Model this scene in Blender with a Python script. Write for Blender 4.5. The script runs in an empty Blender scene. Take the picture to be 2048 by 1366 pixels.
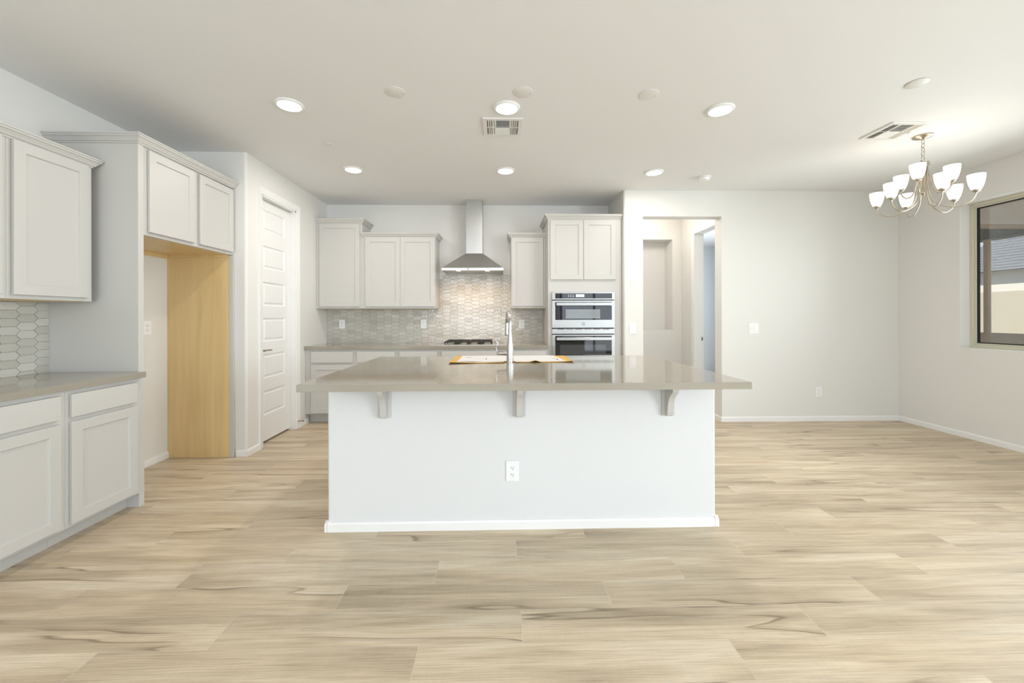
import bpy, bmesh, math, random
from mathutils import Vector, Matrix

random.seed(7)
SC = bpy.context.scene
COL = SC.collection
PI = math.pi

# ------------------------------------------------------------------ camera
CAM_H = 1.2544
cam_data = bpy.data.cameras.new('camera')
cam = bpy.data.objects.new('camera', cam_data)
COL.objects.link(cam)
cam_data.sensor_width = 36.0
cam_data.lens = 807.41 / 2048 * 36.0
cam_data.shift_x = 0.00264
cam_data.shift_y = -0.0244
cam_data.clip_start = 0.05
cam.matrix_world = (Matrix.Translation((0, 0, CAM_H)) @ Matrix.Rotation(-0.0239, 4, 'Z')
                    @ Matrix.Rotation(PI / 2, 4, 'X') @ Matrix.Rotation(-0.0024, 4, 'Z'))
SC.camera = cam

# ------------------------------------------------------------------ colour management, world, sun, daylight
vs = SC.view_settings
SC.display_settings.display_device = 'sRGB'
vs.view_transform = 'Standard'
vs.look = 'None'
vs.gamma = 1.0
vs.use_curve_mapping = False
vs.exposure = 0.03

world = bpy.data.worlds.new('world')
SC.world = world
world.use_nodes = True
nt = world.node_tree
nt.nodes.clear()
wo = nt.nodes.new('ShaderNodeOutputWorld')
bg = nt.nodes.new('ShaderNodeBackground')
tc = nt.nodes.new('ShaderNodeTexCoord')
sep = nt.nodes.new('ShaderNodeSeparateXYZ')
rp = nt.nodes.new('ShaderNodeValToRGB')
rp.color_ramp.elements[0].position = 0.0
rp.color_ramp.elements[0].color = (0.72, 0.80, 0.90, 1)
rp.color_ramp.elements[1].position = 0.6
rp.color_ramp.elements[1].color = (0.30, 0.50, 0.82, 1)
nt.links.new(tc.outputs['Generated'], sep.inputs[0])
nt.links.new(sep.outputs['Z'], rp.inputs[0])
nt.links.new(rp.outputs[0], bg.inputs['Color'])
bg.inputs['Strength'].default_value = 1.15
nt.links.new(bg.outputs[0], wo.inputs[0])


def lamp(name, kind, loc, power, color=(1, 1, 1), rot=(0, 0, 0), parent=None, **kw):
    d = bpy.data.lights.new(name, kind)
    d.energy = power
    d.color = color
    for k, v in kw.items():
        setattr(d, k, v)
    o = bpy.data.objects.new(name, d)
    COL.objects.link(o)
    if parent is not None:
        o.parent = parent
        loc = Vector(loc) - parent.location
    o.location = loc
    o.rotation_euler = rot
    return o


sun = lamp('sun', 'SUN', (0, 0, 20), 6.0, (1.0, 0.95, 0.86), angle=0.01)
sun.rotation_euler = Vector((0.62, -0.25, -0.72)).to_track_quat('-Z', 'Y').to_euler()

# daylight through the slider and the side window, plus fill at added windows
DAY = (0.82, 0.92, 1.0)
P_SLIDER, P_REAR, P_RIGHT, P_SIDE, P_BED = 26, 114, 235, 64, 66
lamp('daylight_slider', 'AREA', (3.2, -4.12, 1.25), P_SLIDER, DAY, (-PI / 2, 0, PI), shape='RECTANGLE', size=2.2, size_y=2.3)
lamp('added_rear_daylight', 'AREA', (-0.9, -4.12, 1.45), P_REAR, DAY, (-PI / 2, 0, PI), shape='RECTANGLE', size=2.7, size_y=1.9)  # added fill, evens the light from behind the camera
lamp('added_right_daylight', 'AREA', (4.86, -1.7, 1.45), P_RIGHT, DAY, (0, PI / 2, 0), shape='RECTANGLE', size=1.9, size_y=2.6)  # added side fill, lifts ceiling and floor by bounce
lamp('daylight_side_window', 'AREA', (4.93, 3.1, 1.66), P_SIDE, DAY, (0, PI / 2, 0), shape='RECTANGLE', size=1.35, size_y=1.7)
lamp('added_far_room_daylight', 'AREA', (4.84, 6.6, 1.5), P_BED, (0.80, 0.90, 1.0), (0, PI / 2, 0), shape='RECTANGLE', size=1.5, size_y=1.5)  # added bluish fill for the far room, source out of view

# ------------------------------------------------------------------ dimensions (metres, camera stands at x=y=0)
YB, XP, YR, XR, XJ, XL, ZC = 5.41, -2.283, 4.731, 4.783, 1.466, -2.969, 2.743
YBEH = -4.2


# ------------------------------------------------------------------ materials
def new_mat(name):
    m = bpy.data.materials.new(name)
    m.use_nodes = True
    n = m.node_tree.nodes
    b = n['Principled BSDF']
    return m, m.node_tree, n, b


def setin(b, **kw):
    for k, v in kw.items():
        b.inputs[k.replace('_', ' ')].default_value = v


def plain(name, col, rough=0.5, metal=0.0, bump=0.0, bscale=200.0, spec=0.5, var=0.0):
    m, t, n, b = new_mat(name)
    setin(b, Base_Color=(*col, 1), Roughness=rough, Metallic=metal)
    b.inputs['Specular IOR Level'].default_value = spec
    tc = n.new('ShaderNodeTexCoord')
    if var > 0:
        nz = n.new('ShaderNodeTexNoise')
        nz.inputs['Scale'].default_value = 6.0
        nz.inputs['Detail'].default_value = 3.0
        t.links.new(tc.outputs['Object'], nz.inputs['Vector'])
        r = n.new('ShaderNodeValToRGB')
        r.color_ramp.elements[0].color = (*[c * (1 - var) for c in col], 1)
        r.color_ramp.elements[1].color = (*[min(1, c * (1 + var)) for c in col], 1)
        t.links.new(nz.outputs[0], r.inputs[0])
        t.links.new(r.outputs[0], b.inputs['Base Color'])
    if bump > 0:
        nz = n.new('ShaderNodeTexNoise')
        nz.inputs['Scale'].default_value = bscale
        nz.inputs['Detail'].default_value = 4.0
        t.links.new(tc.outputs['Object'], nz.inputs['Vector'])
        bp = n.new('ShaderNodeBump')
        bp.inputs['Strength'].default_value = bump
        bp.inputs['Distance'].default_value = 0.004
        t.links.new(nz.outputs[0], bp.inputs['Height'])
        t.links.new(bp.outputs[0], b.inputs['Normal'])
    return m


def emis(name, col, strength):
    m, t, n, b = new_mat(name)
    setin(b, Base_Color=(*col, 1), Roughness=0.4)
    b.inputs['Emission Color'].default_value = (*col, 1)
    b.inputs['Emission Strength'].default_value = strength
    return m


def steel(name, col=(0.60, 0.59, 0.57), rough=0.33, axis=(1, 60, 60)):
    m, t, n, b = new_mat(name)
    setin(b, Base_Color=(*col, 1), Roughness=rough, Metallic=1.0)
    tc = n.new('ShaderNodeTexCoord')
    mp = n.new('ShaderNodeMapping')
    mp.inputs['Scale'].default_value = axis
    nz = n.new('ShaderNodeTexNoise')
    nz.inputs['Scale'].default_value = 8.0
    nz.inputs['Detail'].default_value = 5.0
    mr = n.new('ShaderNodeMapRange')
    mr.inputs['To Min'].default_value = rough * 0.8
    mr.inputs['To Max'].default_value = rough * 1.25
    t.links.new(tc.outputs['Object'], mp.inputs[0])
    t.links.new(mp.outputs[0], nz.inputs['Vector'])
    t.links.new(nz.outputs[0], mr.inputs['Value'])
    t.links.new(mr.outputs[0], b.inputs['Roughness'])
    return m


def wood(name, c0, c1, scale, rough=0.4, detail=6.0):
    """grain runs along the axis with the smallest entry in scale"""
    m, t, n, b = new_mat(name)
    setin(b, Roughness=rough)
    tc = n.new('ShaderNodeTexCoord')
    mp = n.new('ShaderNodeMapping')
    mp.inputs['Scale'].default_value = scale
    nz = n.new('ShaderNodeTexNoise')
    nz.inputs['Scale'].default_value = 1.0
    nz.inputs['Detail'].default_value = detail
    nz.inputs['Distortion'].default_value = 0.6
    r = n.new('ShaderNodeValToRGB')
    r.color_ramp.elements[0].position = 0.3
    r.color_ramp.elements[0].color = (*c0, 1)
    r.color_ramp.elements[1].position = 0.7
    r.color_ramp.elements[1].color = (*c1, 1)
    t.links.new(tc.outputs['Object'], mp.inputs[0])
    t.links.new(mp.outputs[0], nz.inputs['Vector'])
    t.links.new(nz.outputs[0], r.inputs[0])
    t.links.new(r.outputs[0], b.inputs['Base Color'])
    return m


def glass_mat(name, tint=(1, 1, 1), refl=0.08):
    m = bpy.data.materials.new(name)
    m.use_nodes = True
    t = m.node_tree
    n = t.nodes
    n.clear()
    o = n.new('ShaderNodeOutputMaterial')
    mx = n.new('ShaderNodeMixShader')
    tr = n.new('ShaderNodeBsdfTransparent')
    tr.inputs[0].default_value = (*tint, 1)
    gl = n.new('ShaderNodeBsdfGlossy')
    gl.inputs['Roughness'].default_value = 0.02
    lw = n.new('ShaderNodeFresnel')
    lw.inputs[0].default_value = 1.45
    t.links.new(lw.outputs[0], mx.inputs[0])
    t.links.new(tr.outputs[0], mx.inputs[1])
    t.links.new(gl.outputs[0], mx.inputs[2])
    t.links.new(mx.outputs[0], o.inputs[0])
    return m


def floor_mat():
    m, t, n, b = new_mat('wood_look_plank_tile')
    L = t.links.new
    b.inputs['Specular IOR Level'].default_value = 0.35
    tc = n.new('ShaderNodeTexCoord')
    at = n.new('ShaderNodeAttribute')
    at.attribute_name = 'rnd'
    ml = n.new('ShaderNodeVectorMath')
    ml.operation = 'MULTIPLY_ADD'
    cb = n.new('ShaderNodeCombineXYZ')
    L(at.outputs['Fac'], cb.inputs[0]); L(at.outputs['Fac'], cb.inputs[1]); L(at.outputs['Fac'], cb.inputs[2])
    ml.inputs[1].default_value = (37.0, 19.0, 53.0)
    L(cb.outputs[0], ml.inputs[0]); L(tc.outputs['Object'], ml.inputs[2])

    def nz(scale, detail, dist, rough=0.55):
        mp = n.new('ShaderNodeMapping'); mp.inputs['Scale'].default_value = scale
        q = n.new('ShaderNodeTexNoise'); q.inputs['Scale'].default_value = 1.0
        q.inputs['Detail'].default_value = detail; q.inputs['Distortion'].default_value = dist
        q.inputs['Roughness'].default_value = rough
        L(ml.outputs[0], mp.inputs[0]); L(mp.outputs[0], q.inputs['Vector'])
        return q.outputs[0]

    def ramp(src, stops):
        r = n.new('ShaderNodeValToRGB')
        e = r.color_ramp.elements
        e[0].position, e[0].color = stops[0][0], (*stops[0][1], 1)
        e[1].position, e[1].color = stops[-1][0], (*stops[-1][1], 1)
        for p, c in stops[1:-1]:
            k = e.new(p); k.color = (*c, 1)
        L(src, r.inputs[0])
        return r.outputs[0]

    def mix(kind, fac, a, c):
        x = n.new('ShaderNodeMix'); x.data_type = 'RGBA'; x.blend_type = kind
        if isinstance(fac, float): x.inputs[0].default_value = fac
        else: L(fac, x.inputs[0])
        L(a, x.inputs[6])
        if isinstance(c, tuple): x.inputs[7].default_value = (*c, 1)
        else: L(c, x.inputs[7])
        return x.outputs[2]

    base = ramp(nz((0.9, 9.0, 1.0), 4.0, 0.8), [(0.32, FLO[0]), (0.5, FLO[1]), (0.68, FLO[2])])
    tone = ramp(at.outputs['Fac'], [(0.0, (0.94, 0.94, 0.93)), (0.5, (0.99, 0.99, 0.99)), (1.0, (1.05, 1.045, 1.03))])
    col = mix('MULTIPLY', 1.0, base, tone)
    fine = ramp(nz((4.0, 150.0, 1.0), 4.0, 0.3, 0.65), [(0.32, (0.80, 0.785, 0.765)), (0.5, (0.99, 0.99, 0.99)), (0.68, (1.07, 1.07, 1.07))])
    col = mix('MULTIPLY', 0.85, col, fine)
    saw = ramp(nz((60.0, 8.0, 1.0), 2.0, 0.3), [(0.35, (0.96, 0.96, 0.955)), (0.6, (1.01, 1.01, 1.01))])
    col = mix('MULTIPLY', 0.5, col, saw)
    mid = ramp(nz((1.6, 26.0, 1.0), 4.0, 1.2, 0.6), [(0.3, (0.84, 0.825, 0.80)), (0.5, (1.0, 1.0, 1.0)), (0.72, (1.05, 1.05, 1.05))])
    col = mix('MULTIPLY', 0.8, col, mid)
    wm = n.new('ShaderNodeMapping'); wm.inputs['Scale'].default_value = (1.1, 9.0, 1.0)
    wv = n.new('ShaderNodeTexWave'); wv.wave_type = 'RINGS'; wv.inputs['Scale'].default_value = 3.2
    wv.inputs['Distortion'].default_value = 5.0; wv.inputs['Detail'].default_value = 2.0; wv.inputs['Detail Scale'].default_value = 1.2
    L(ml.outputs[0], wm.inputs[0]); L(wm.outputs[0], wv.inputs['Vector'])
    rings = ramp(wv.outputs['Fac'], [(0.0, (0.93, 0.92, 0.905)), (0.5, (1.0, 1.0, 1.0)), (1.0, (1.05, 1.05, 1.05))])
    col = mix('MULTIPLY', 0.55, col, rings)
    # long dark mineral streaks: a thin contour of a stretched noise
    st = ramp(nz((0.42, 4.6, 1.0), 3.0, 0.12, 0.45), [(0.535, (0, 0, 0)), (0.588, (0.34, 0.34, 0.34)), (0.598, (1, 1, 1)), (0.605, (0, 0, 0))])
    brk = ramp(nz((1.3, 1.2, 1.0), 2.0, 0.0), [(0.42, (0, 0, 0)), (0.54, (0.85, 0.85, 0.85))])
    s2 = mix('MULTIPLY', 1.0, st, brk)
    col = mix('MIX', s2, col, (0.20, 0.145, 0.085))
    L(col, b.inputs['Base Color'])
    rr = ramp(nz((2, 20, 1), 3.0, 0.0), [(0.3, (0.36, 0.36, 0.36)), (0.7, (0.46, 0.46, 0.46))])
    L(rr, b.inputs['Roughness'])
    bp = n.new('ShaderNodeBump'); bp.inputs['Strength'].default_value = 0.12; bp.inputs['Distance'].default_value = 0.002
    L(nz((5.0, 120.0, 1.0), 3.0, 0.2), bp.inputs['Height'])
    L(bp.outputs[0], b.inputs['Normal'])
    return m


def tile_mat():
    m, t, n, b = new_mat('glazed_picket_tile')
    L = t.links.new
    at = n.new('ShaderNodeAttribute'); at.attribute_name = 'rnd'
    r = n.new('ShaderNodeValToRGB')
    e = r.color_ramp.elements
    e[0].position, e[0].color = 0.0, (0.47, 0.45, 0.39, 1)
    e[1].position, e[1].color = 1.0, (0.64, 0.625, 0.58, 1)
    k = e.new(0.5); k.color = (0.56, 0.54, 0.485, 1)
    L(at.outputs['Fac'], r.inputs[0])
    tc = n.new('ShaderNodeTexCoord')
    nz = n.new('ShaderNodeTexNoise'); nz.inputs['Scale'].default_value = 45.0; nz.inputs['Detail'].default_value = 1.5
    L(tc.outputs['Object'], nz.inputs['Vector'])
    x = n.new('ShaderNodeMix'); x.data_type = 'RGBA'; x.blend_type = 'MULTIPLY'; x.inputs[0].default_value = 0.35
    L(r.outputs[0], x.inputs[6]); L(nz.outputs[0], x.inputs[7])
    L(r.outputs[0], b.inputs['Base Color'])
    b.inputs['Roughness'].default_value = 0.10
    bp = n.new('ShaderNodeBump'); bp.inputs['Strength'].default_value = 0.6; bp.inputs['Distance'].default_value = 0.004
    L(nz.outputs[0], bp.inputs['Height']); L(bp.outputs[0], b.inputs['Normal'])
    return m


def quartz_mat():
    m, t, n, b = new_mat('quartz')
    L = t.links.new
    tc = n.new('ShaderNodeTexCoord')
    nz = n.new('ShaderNodeTexNoise'); nz.inputs['Scale'].default_value = 260.0; nz.inputs['Detail'].default_value = 3.0
    L(tc.outputs['Object'], nz.inputs['Vector'])
    r = n.new('ShaderNodeValToRGB')
    e = r.color_ramp.elements
    e[0].position, e[0].color = 0.3, (0.295, 0.265, 0.210, 1)
    e[1].position, e[1].color = 0.7, (0.345, 0.315, 0.258, 1)
    L(nz.outputs[0], r.inputs[0]); L(r.outputs[0], b.inputs['Base Color'])
    b.inputs['Roughness'].default_value = 0.07
    b.inputs['Specular IOR Level'].default_value = 1.0
    return m


def block_mat():
    m, t, n, b = new_mat('tan_block')
    L = t.links.new
    tc = n.new('ShaderNodeTexCoord')
    mp = n.new('ShaderNodeMapping'); mp.inputs['Rotation'].default_value = (PI / 2, 0, PI / 2)
    br = n.new('ShaderNodeTexBrick')
    br.inputs['Scale'].default_value = 1.0
    br.inputs['Brick Width'].default_value = 0.4; br.inputs['Row Height'].default_value = 0.2
    br.inputs['Mortar Size'].default_value = 0.006
    br.inputs['Color1'].default_value = (0.62, 0.57, 0.45, 1); br.inputs['Color2'].default_value = (0.58, 0.53, 0.42, 1)
    br.inputs['Mortar'].default_value = (0.48, 0.44, 0.36, 1)
    L(tc.outputs['Object'], mp.inputs[0]); L(mp.outputs[0], br.inputs['Vector'])
    L(br.outputs[0], b.inputs['Base Color']); b.inputs['Roughness'].default_value = 0.9
    return m


def roof_mat():
    m, t, n, b = new_mat('roof_tile')
    L = t.links.new
    tc = n.new('ShaderNodeTexCoord')
    wv = n.new('ShaderNodeTexWave'); wv.wave_type = 'BANDS'; wv.bands_direction = 'Z'
    wv.inputs['Scale'].default_value = 2.2
    L(tc.outputs['Object'], wv.inputs['Vector'])
    r = n.new('ShaderNodeValToRGB')
    r.color_ramp.elements[0].color = (0.085, 0.085, 0.09, 1); r.color_ramp.elements[1].color = (0.20, 0.205, 0.22, 1)
    L(wv.outputs[0], r.inputs[0]); L(r.outputs[0], b.inputs['Base Color'])
    return m


FLO = [(0.475, 0.38, 0.268), (0.61, 0.495, 0.352), (0.71, 0.61, 0.465)]
WALLC = (0.755, 0.737, 0.70)
M_WALL = plain('wall_paint', WALLC, 0.75, bump=0.10, bscale=90, spec=0.25)
M_CEIL = plain('ceiling_paint', (0.845, 0.84, 0.835), 0.85, bump=0.14, bscale=70, spec=0.2)
M_TRIM = plain('trim_paint', (0.84, 0.83, 0.81), 0.35, spec=0.4)
M_CAB = plain('cabinet_paint', (0.57, 0.553, 0.522), 0.38, spec=0.4)
M_ISL = plain('island_paint', (0.72, 0.72, 0.715), 0.7, bump=0.10, bscale=90, spec=0.25)
M_MAPLE = wood('maple_panel', (0.70, 0.50, 0.225), (0.80, 0.60, 0.31), (14, 14, 1.1), 0.35)
M_QUARTZ = quartz_mat()
M_TILE = tile_mat()
M_GROUT = plain('grout', (0.42, 0.39, 0.34), 0.9, bump=0.1)
M_FLOOR = floor_mat()
M_FGROUT = plain('floor_grout', (0.66, 0.60, 0.50), 0.8, var=0.05)
M_STEEL = steel('brushed_steel')
M_STEEL_V = steel('brushed_steel_vertical', (0.50, 0.495, 0.48), axis=(60, 60, 1))
M_STEEL_O = steel('oven_steel', (0.47, 0.465, 0.45), 0.26)
M_NICKEL = steel('brushed_nickel', (0.50, 0.45, 0.37), 0.25, (40, 40, 40))
M_CHROME = steel('satin_chrome', (0.50, 0.49, 0.47), 0.22, (20, 20, 20))
M_BLACK = plain('cast_iron_black', (0.02, 0.018, 0.016), 0.45, bump=0.1)
M_BGLASS = plain('black_glass', (0.012, 0.013, 0.014), 0.03, var=0.02, spec=0.8)
M_OVEN_IN = plain('oven_window', (0.05, 0.052, 0.055), 0.04, var=0.02, spec=0.9)
M_DARK = plain('dark_void', (0.02, 0.02, 0.02), 0.8, var=0.05)
M_SLOT = plain('dark_slot', (0.05, 0.045, 0.04), 0.6, var=0.05)
M_PLATE = plain('white_plastic', (0.86, 0.86, 0.85), 0.3, var=0.01)
M_VENT = plain('white_enamel', (0.80, 0.79, 0.76), 0.4, var=0.01)
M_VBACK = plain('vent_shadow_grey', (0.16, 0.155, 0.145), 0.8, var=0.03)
M_LENS = emis('lamp_lens', (1.0, 0.96, 0.90), 7.0)
M_SHADE = emis('frosted_glass_lit', (1.0, 0.93, 0.83), 0.62)
M_HLENS = emis('hood_lens', (1.0, 0.82, 0.58), 5.0)
M_CARD = plain('orange_kraft_board', (0.62, 0.36, 0.085), 0.75, var=0.12)
M_PAPER = plain('white_paper', (0.68, 0.665, 0.655), 0.8, var=0.02)
M_INK = plain('printed_ink', (0.06, 0.055, 0.06), 0.8, var=0.05)
M_ALMOND = plain('almond_vinyl', (0.62, 0.585, 0.46), 0.4, var=0.02)
M_GLASS = glass_mat('window_glass', (0.93, 0.93, 0.90))
M_STUCCO = plain('stucco', (0.50, 0.36, 0.245), 0.95, bump=0.6, bscale=60, var=0.15)
M_STUCCO_W = plain('white_stucco', (0.66, 0.64, 0.60), 0.95, bump=0.3, bscale=40, var=0.05)
M_BLOCK = block_mat()
M_ROOF = roof_mat()
M_GROUND = plain('desert_gravel', (0.36, 0.30, 0.23), 1.0, bump=0.5, bscale=30, var=0.2)
M_DISPLAY = emis('display', (0.70, 0.74, 0.74), 0.55)
M_LOGO = plain('logo_grey', (0.30, 0.30, 0.31), 0.35, metal=0.6, var=0.05)


# ------------------------------------------------------------------ mesh helpers
def BM():
    return bmesh.new()


def box(bm, x0, x1, y0, y1, z0, z1):
    if x0 > x1: x0, x1 = x1, x0
    if y0 > y1: y0, y1 = y1, y0
    if z0 > z1: z0, z1 = z1, z0
    v = [bm.verts.new(p) for p in ((x0, y0, z0), (x1, y0, z0), (x1, y1, z0), (x0, y1, z0),
                                   (x0, y0, z1), (x1, y0, z1), (x1, y1, z1), (x0, y1, z1))]
    fs = []
    for f in ((0, 3, 2, 1), (4, 5, 6, 7), (0, 1, 5, 4), (1, 2, 6, 5), (2, 3, 7, 6), (3, 0, 4, 7)):
        fs.append(bm.faces.new([v[i] for i in f]))
    return fs


def prism(bm, poly, axis, a0, a1):
    """extrude a 2D polygon along an axis; poly gives the two other coordinates in xyz order"""
    def pt(p, a):
        q = list(p)
        q.insert(axis, a)
        return q
    lo = [bm.verts.new(pt(p, a0)) for p in poly]
    hi = [bm.verts.new(pt(p, a1)) for p in poly]
    n = len(poly)
    bm.faces.new(lo)
    bm.faces.new(hi[::-1])
    for i in range(n):
        bm.faces.new((lo[i], lo[(i + 1) % n], hi[(i + 1) % n], hi[i]))


def lathe(bm, prof, mat=None, seg=32):
    """prof: (r, z) list; revolve about local z then transform by mat"""
    rings = []
    for r, z in prof:
        if r < 1e-6:
            rings.append([bm.verts.new((0, 0, z))])
        else:
            rings.append([bm.verts.new((r * math.cos(2 * PI * k / seg), r * math.sin(2 * PI * k / seg), z)) for k in range(seg)])
    for a, b in zip(rings, rings[1:]):
        if len(a) == 1 and len(b) == 1:
            continue
        for k in range(seg):
            j = (k + 1) % seg
            if len(a) == 1:
                bm.faces.new((a[0], b[j], b[k]))
            elif len(b) == 1:
                bm.faces.new((a[k], a[j], b[0]))
            else:
                bm.faces.new((a[k], a[j], b[j], b[k]))
    if mat is not None:
        vs_ = [v for ring in rings for v in ring]
        bmesh.ops.transform(bm, matrix=mat, verts=vs_)


def smooth_pts(pts, n=8):
    P = [Vector(p) for p in pts]
    out = []
    for i in range(len(P) - 1):
        p0 = P[i - 1] if i > 0 else P[0] * 2 - P[1]
        p1, p2 = P[i], P[i + 1]
        p3 = P[i + 2] if i + 2 < len(P) else P[-1] * 2 - P[-2]
        for k in range(n):
            t = k / n
            out.append(0.5 * ((2 * p1) + (p2 - p0) * t + (2 * p0 - 5 * p1 + 4 * p2 - p3) * t * t + (3 * p1 - p0 - 3 * p2 + p3) * t ** 3))
    out.append(P[-1])
    return out


def tube(bm, pts, rad, seg=12, closed=False):
    P = [Vector(p) for p in pts]
    n = len(P)
    R = rad if isinstance(rad, (list, tuple)) else [rad] * n
    T = []
    for i in range(n):
        a = P[(i - 1) % n] if (closed or i > 0) else P[i]
        b = P[(i + 1) % n] if (closed or i < n - 1) else P[i]
        T.append((b - a).normalized())
    up = Vector((0, 0, 1)) if abs(T[0].z) < 0.9 else Vector((1, 0, 0))
    nrm = (up - T[0] * up.dot(T[0])).normalized()
    rings = []
    for i in range(n):
        nrm = (nrm - T[i] * nrm.dot(T[i])).normalized()
        bi = T[i].cross(nrm)
        rings.append([bm.verts.new(P[i] + (nrm * math.cos(2 * PI * k / seg) + bi * math.sin(2 * PI * k / seg)) * R[i]) for k in range(seg)])
    m = n if closed else n - 1
    for i in range(m):
        a, b = rings[i], rings[(i + 1) % n]
        for k in range(seg):
            bm.faces.new((a[k], a[(k + 1) % seg], b[(k + 1) % seg], b[k]))
    if not closed:
        bm.faces.new(rings[0][::-1])
        bm.faces.new(rings[-1])


def sweep(bm, path, prof, z0):
    """sweep a closed (out, up) profile along a 2D polyline, out = right-hand side of the path, with mitres"""
    P = [Vector(p) for p in path]
    n = len(P)
    dirs = [(P[i + 1] - P[i]).normalized() for i in range(n - 1)]
    nor = [Vector((d.y, -d.x)) for d in dirs]
    rings = []
    for i in range(n):
        if i == 0: m = nor[0]
        elif i == n - 1: m = nor[-1]
        else:
            m = (nor[i - 1] + nor[i])
            m = m / m.length_squared * 2
        rings.append([bm.verts.new((P[i].x + m.x * o, P[i].y + m.y * o, z0 + u)) for o, u in prof])
    k = len(prof)
    for a, b in zip(rings, rings[1:]):
        for j in range(k):
            bm.faces.new((a[j], a[(j + 1) % k], b[(j + 1) % k], b[j]))
    bm.faces.new(rings[0][::-1])
    bm.faces.new(rings[-1])


def link(name, bm, mats, parent=None, bevel=0.0, smooth=False, seg=2, recalc=True):
    if recalc:
        bmesh.ops.recalc_face_normals(bm, faces=bm.faces)
    off = Vector((0, 0, 0))
    if parent is not None:
        r = parent
        while r.parent is not None:
            r = r.parent
        off = r.location if r.type == 'EMPTY' else Vector((0, 0, 0))
    if off.length > 0:
        bmesh.ops.translate(bm, verts=bm.verts, vec=-off)
    me = bpy.data.meshes.new(name)
    bm.to_mesh(me)
    bm.free()
    for m in (mats if isinstance(mats, (list, tuple)) else [mats]):
        me.materials.append(m)
    o = bpy.data.objects.new(name, me)
    COL.objects.link(o)
    if parent is not None:
        o.parent = parent
    if smooth:
        for p in me.polygons:
            p.use_smooth = True
        me.set_sharp_from_angle(angle=math.radians(38))
    if bevel > 0:
        md = o.modifiers.new('bevel', 'BEVEL')
        md.width = bevel
        md.segments = seg
        md.limit_method = 'ANGLE'
        md.angle_limit = math.radians(40)
    return o


def thing(name, label, cat, loc, group=None):
    o = bpy.data.objects.new(name, None)
    o.empty_display_size = 0.1
    COL.objects.link(o)
    o.location = loc
    o['label'] = label
    o['category'] = cat
    if group:
        o['group'] = group
    return o


def tag(o, label, cat, group=None):
    o['label'] = label
    o['category'] = cat
    if group:
        o['group'] = group
    return o


def struct(o):
    o['kind'] = 'structure'
    return o


def dup(root, loc, label, group=None):
    r = root.copy()
    COL.objects.link(r)
    r.location = loc
    r['label'] = label
    if group:
        r['group'] = group
    for ch in list(root.children):
        c = ch.copy()
        COL.objects.link(c)
        c.parent = r
        for g in list(ch.children):
            d = g.copy()
            COL.objects.link(d)
            d.parent = c
    return r


# ------------------------------------------------------------------ room shell
def planks():
    bm = BM()
    lay = bm.faces.layers.float.new('rnd')
    W, Lp, gap = 0.179, 1.195, 0.0010
    X0, X1, Y0, Y1 = -3.12, 5.05, YBEH - 0.15, 8.7
    k0 = int(math.floor((Y0 - 1.547) / W))
    k1 = int(math.ceil((Y1 - 1.547) / W))
    for k in range(k0, k1):
        ya, yb = max(Y0, 1.547 + k * W + gap), min(Y1, 1.547 + (k + 1) * W - gap)
        if yb - ya < 0.005:
            continue
        off = 0.087 + 0.398 * k
        j0 = int(math.floor((X0 - off) / Lp))
        j1 = int(math.ceil((X1 - off) / Lp))
        for j in range(j0, j1):
            xa, xb = max(X0, off + j * Lp + gap), min(X1, off + (j + 1) * Lp - gap)
            if xb - xa < 0.005:
                continue
            f = bm.faces.new([bm.verts.new(p) for p in ((xa, ya, 0), (xb, ya, 0), (xb, yb, 0), (xa, yb, 0))])
            f[lay] = random.random()
            f.material_index = 0
    for f in box(bm, X0, X1, Y0, Y1, -0.10, -0.0003):
        f.material_index = 1
    return struct(link('floor', bm, [M_FLOOR, M_FGROUT], recalc=False))


planks()

bm = BM()
box(bm, -3.2, 5.1, YBEH - 0.2, 8.8, ZC, ZC + 0.25)
struct(link('ceiling', bm, M_CEIL))

bm = BM()
box(bm, XL - 0.15, XL, YBEH - 0.15, YB + 0.12, 0, ZC)
struct(link('wall_left', bm, M_WALL))

# pantry block: front return by the refrigerator space and the side wall with the door opening
DY0, DY1, DZ = 3.935, 4.585, 2.44
bm = BM()
box(bm, XL, XP - 0.11, 3.697, 3.80, 0, ZC)
prof = [(XP - 0.11, 3.697)]
rr = 0.022
for k in range(7):
    a = -PI / 2 + k * PI / 12
    prof.append((XP - rr + rr * math.cos(a), 3.697 + rr + rr * math.sin(a)))
prof += [(XP, DY0), (XP - 0.11, DY0)]
prism(bm, prof, 2, 0, ZC)
box(bm, XP - 0.11, XP, DY0, DY1, DZ, ZC)
box(bm, XP - 0.11, XP, DY1, YB, 0, ZC)
struct(link('wall_pantry', bm, M_WALL))

bm = BM()
box(bm, XL, XJ + 0.11, YB, YB + 0.12, 0, ZC)
struct(link('wall_back', bm, M_WALL))

# dining wall with the hall opening, and the jog beside the oven cabinet
OX0, OX1, OZ = 1.696, 2.636, 2.434
bm = BM()
rr = 0.025
prof = [(OX0, YR), (OX0, YR + 0.15), (XJ + 0.11, YR + 0.15), (XJ + 0.11, YB), (XJ, YB)]
for k in range(7):
    a = PI + k * PI / 12
    prof.append((XJ + rr + rr * math.cos(a), YR + rr + rr * math.sin(a)))
prism(bm, prof, 2, 0, ZC)
box(bm, OX0, OX1, YR, YR + 0.15, OZ, ZC)
box(bm, OX1, XR, YR, YR + 0.15, 0, ZC)
struct(link('wall_dining', bm, M_WALL))

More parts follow.
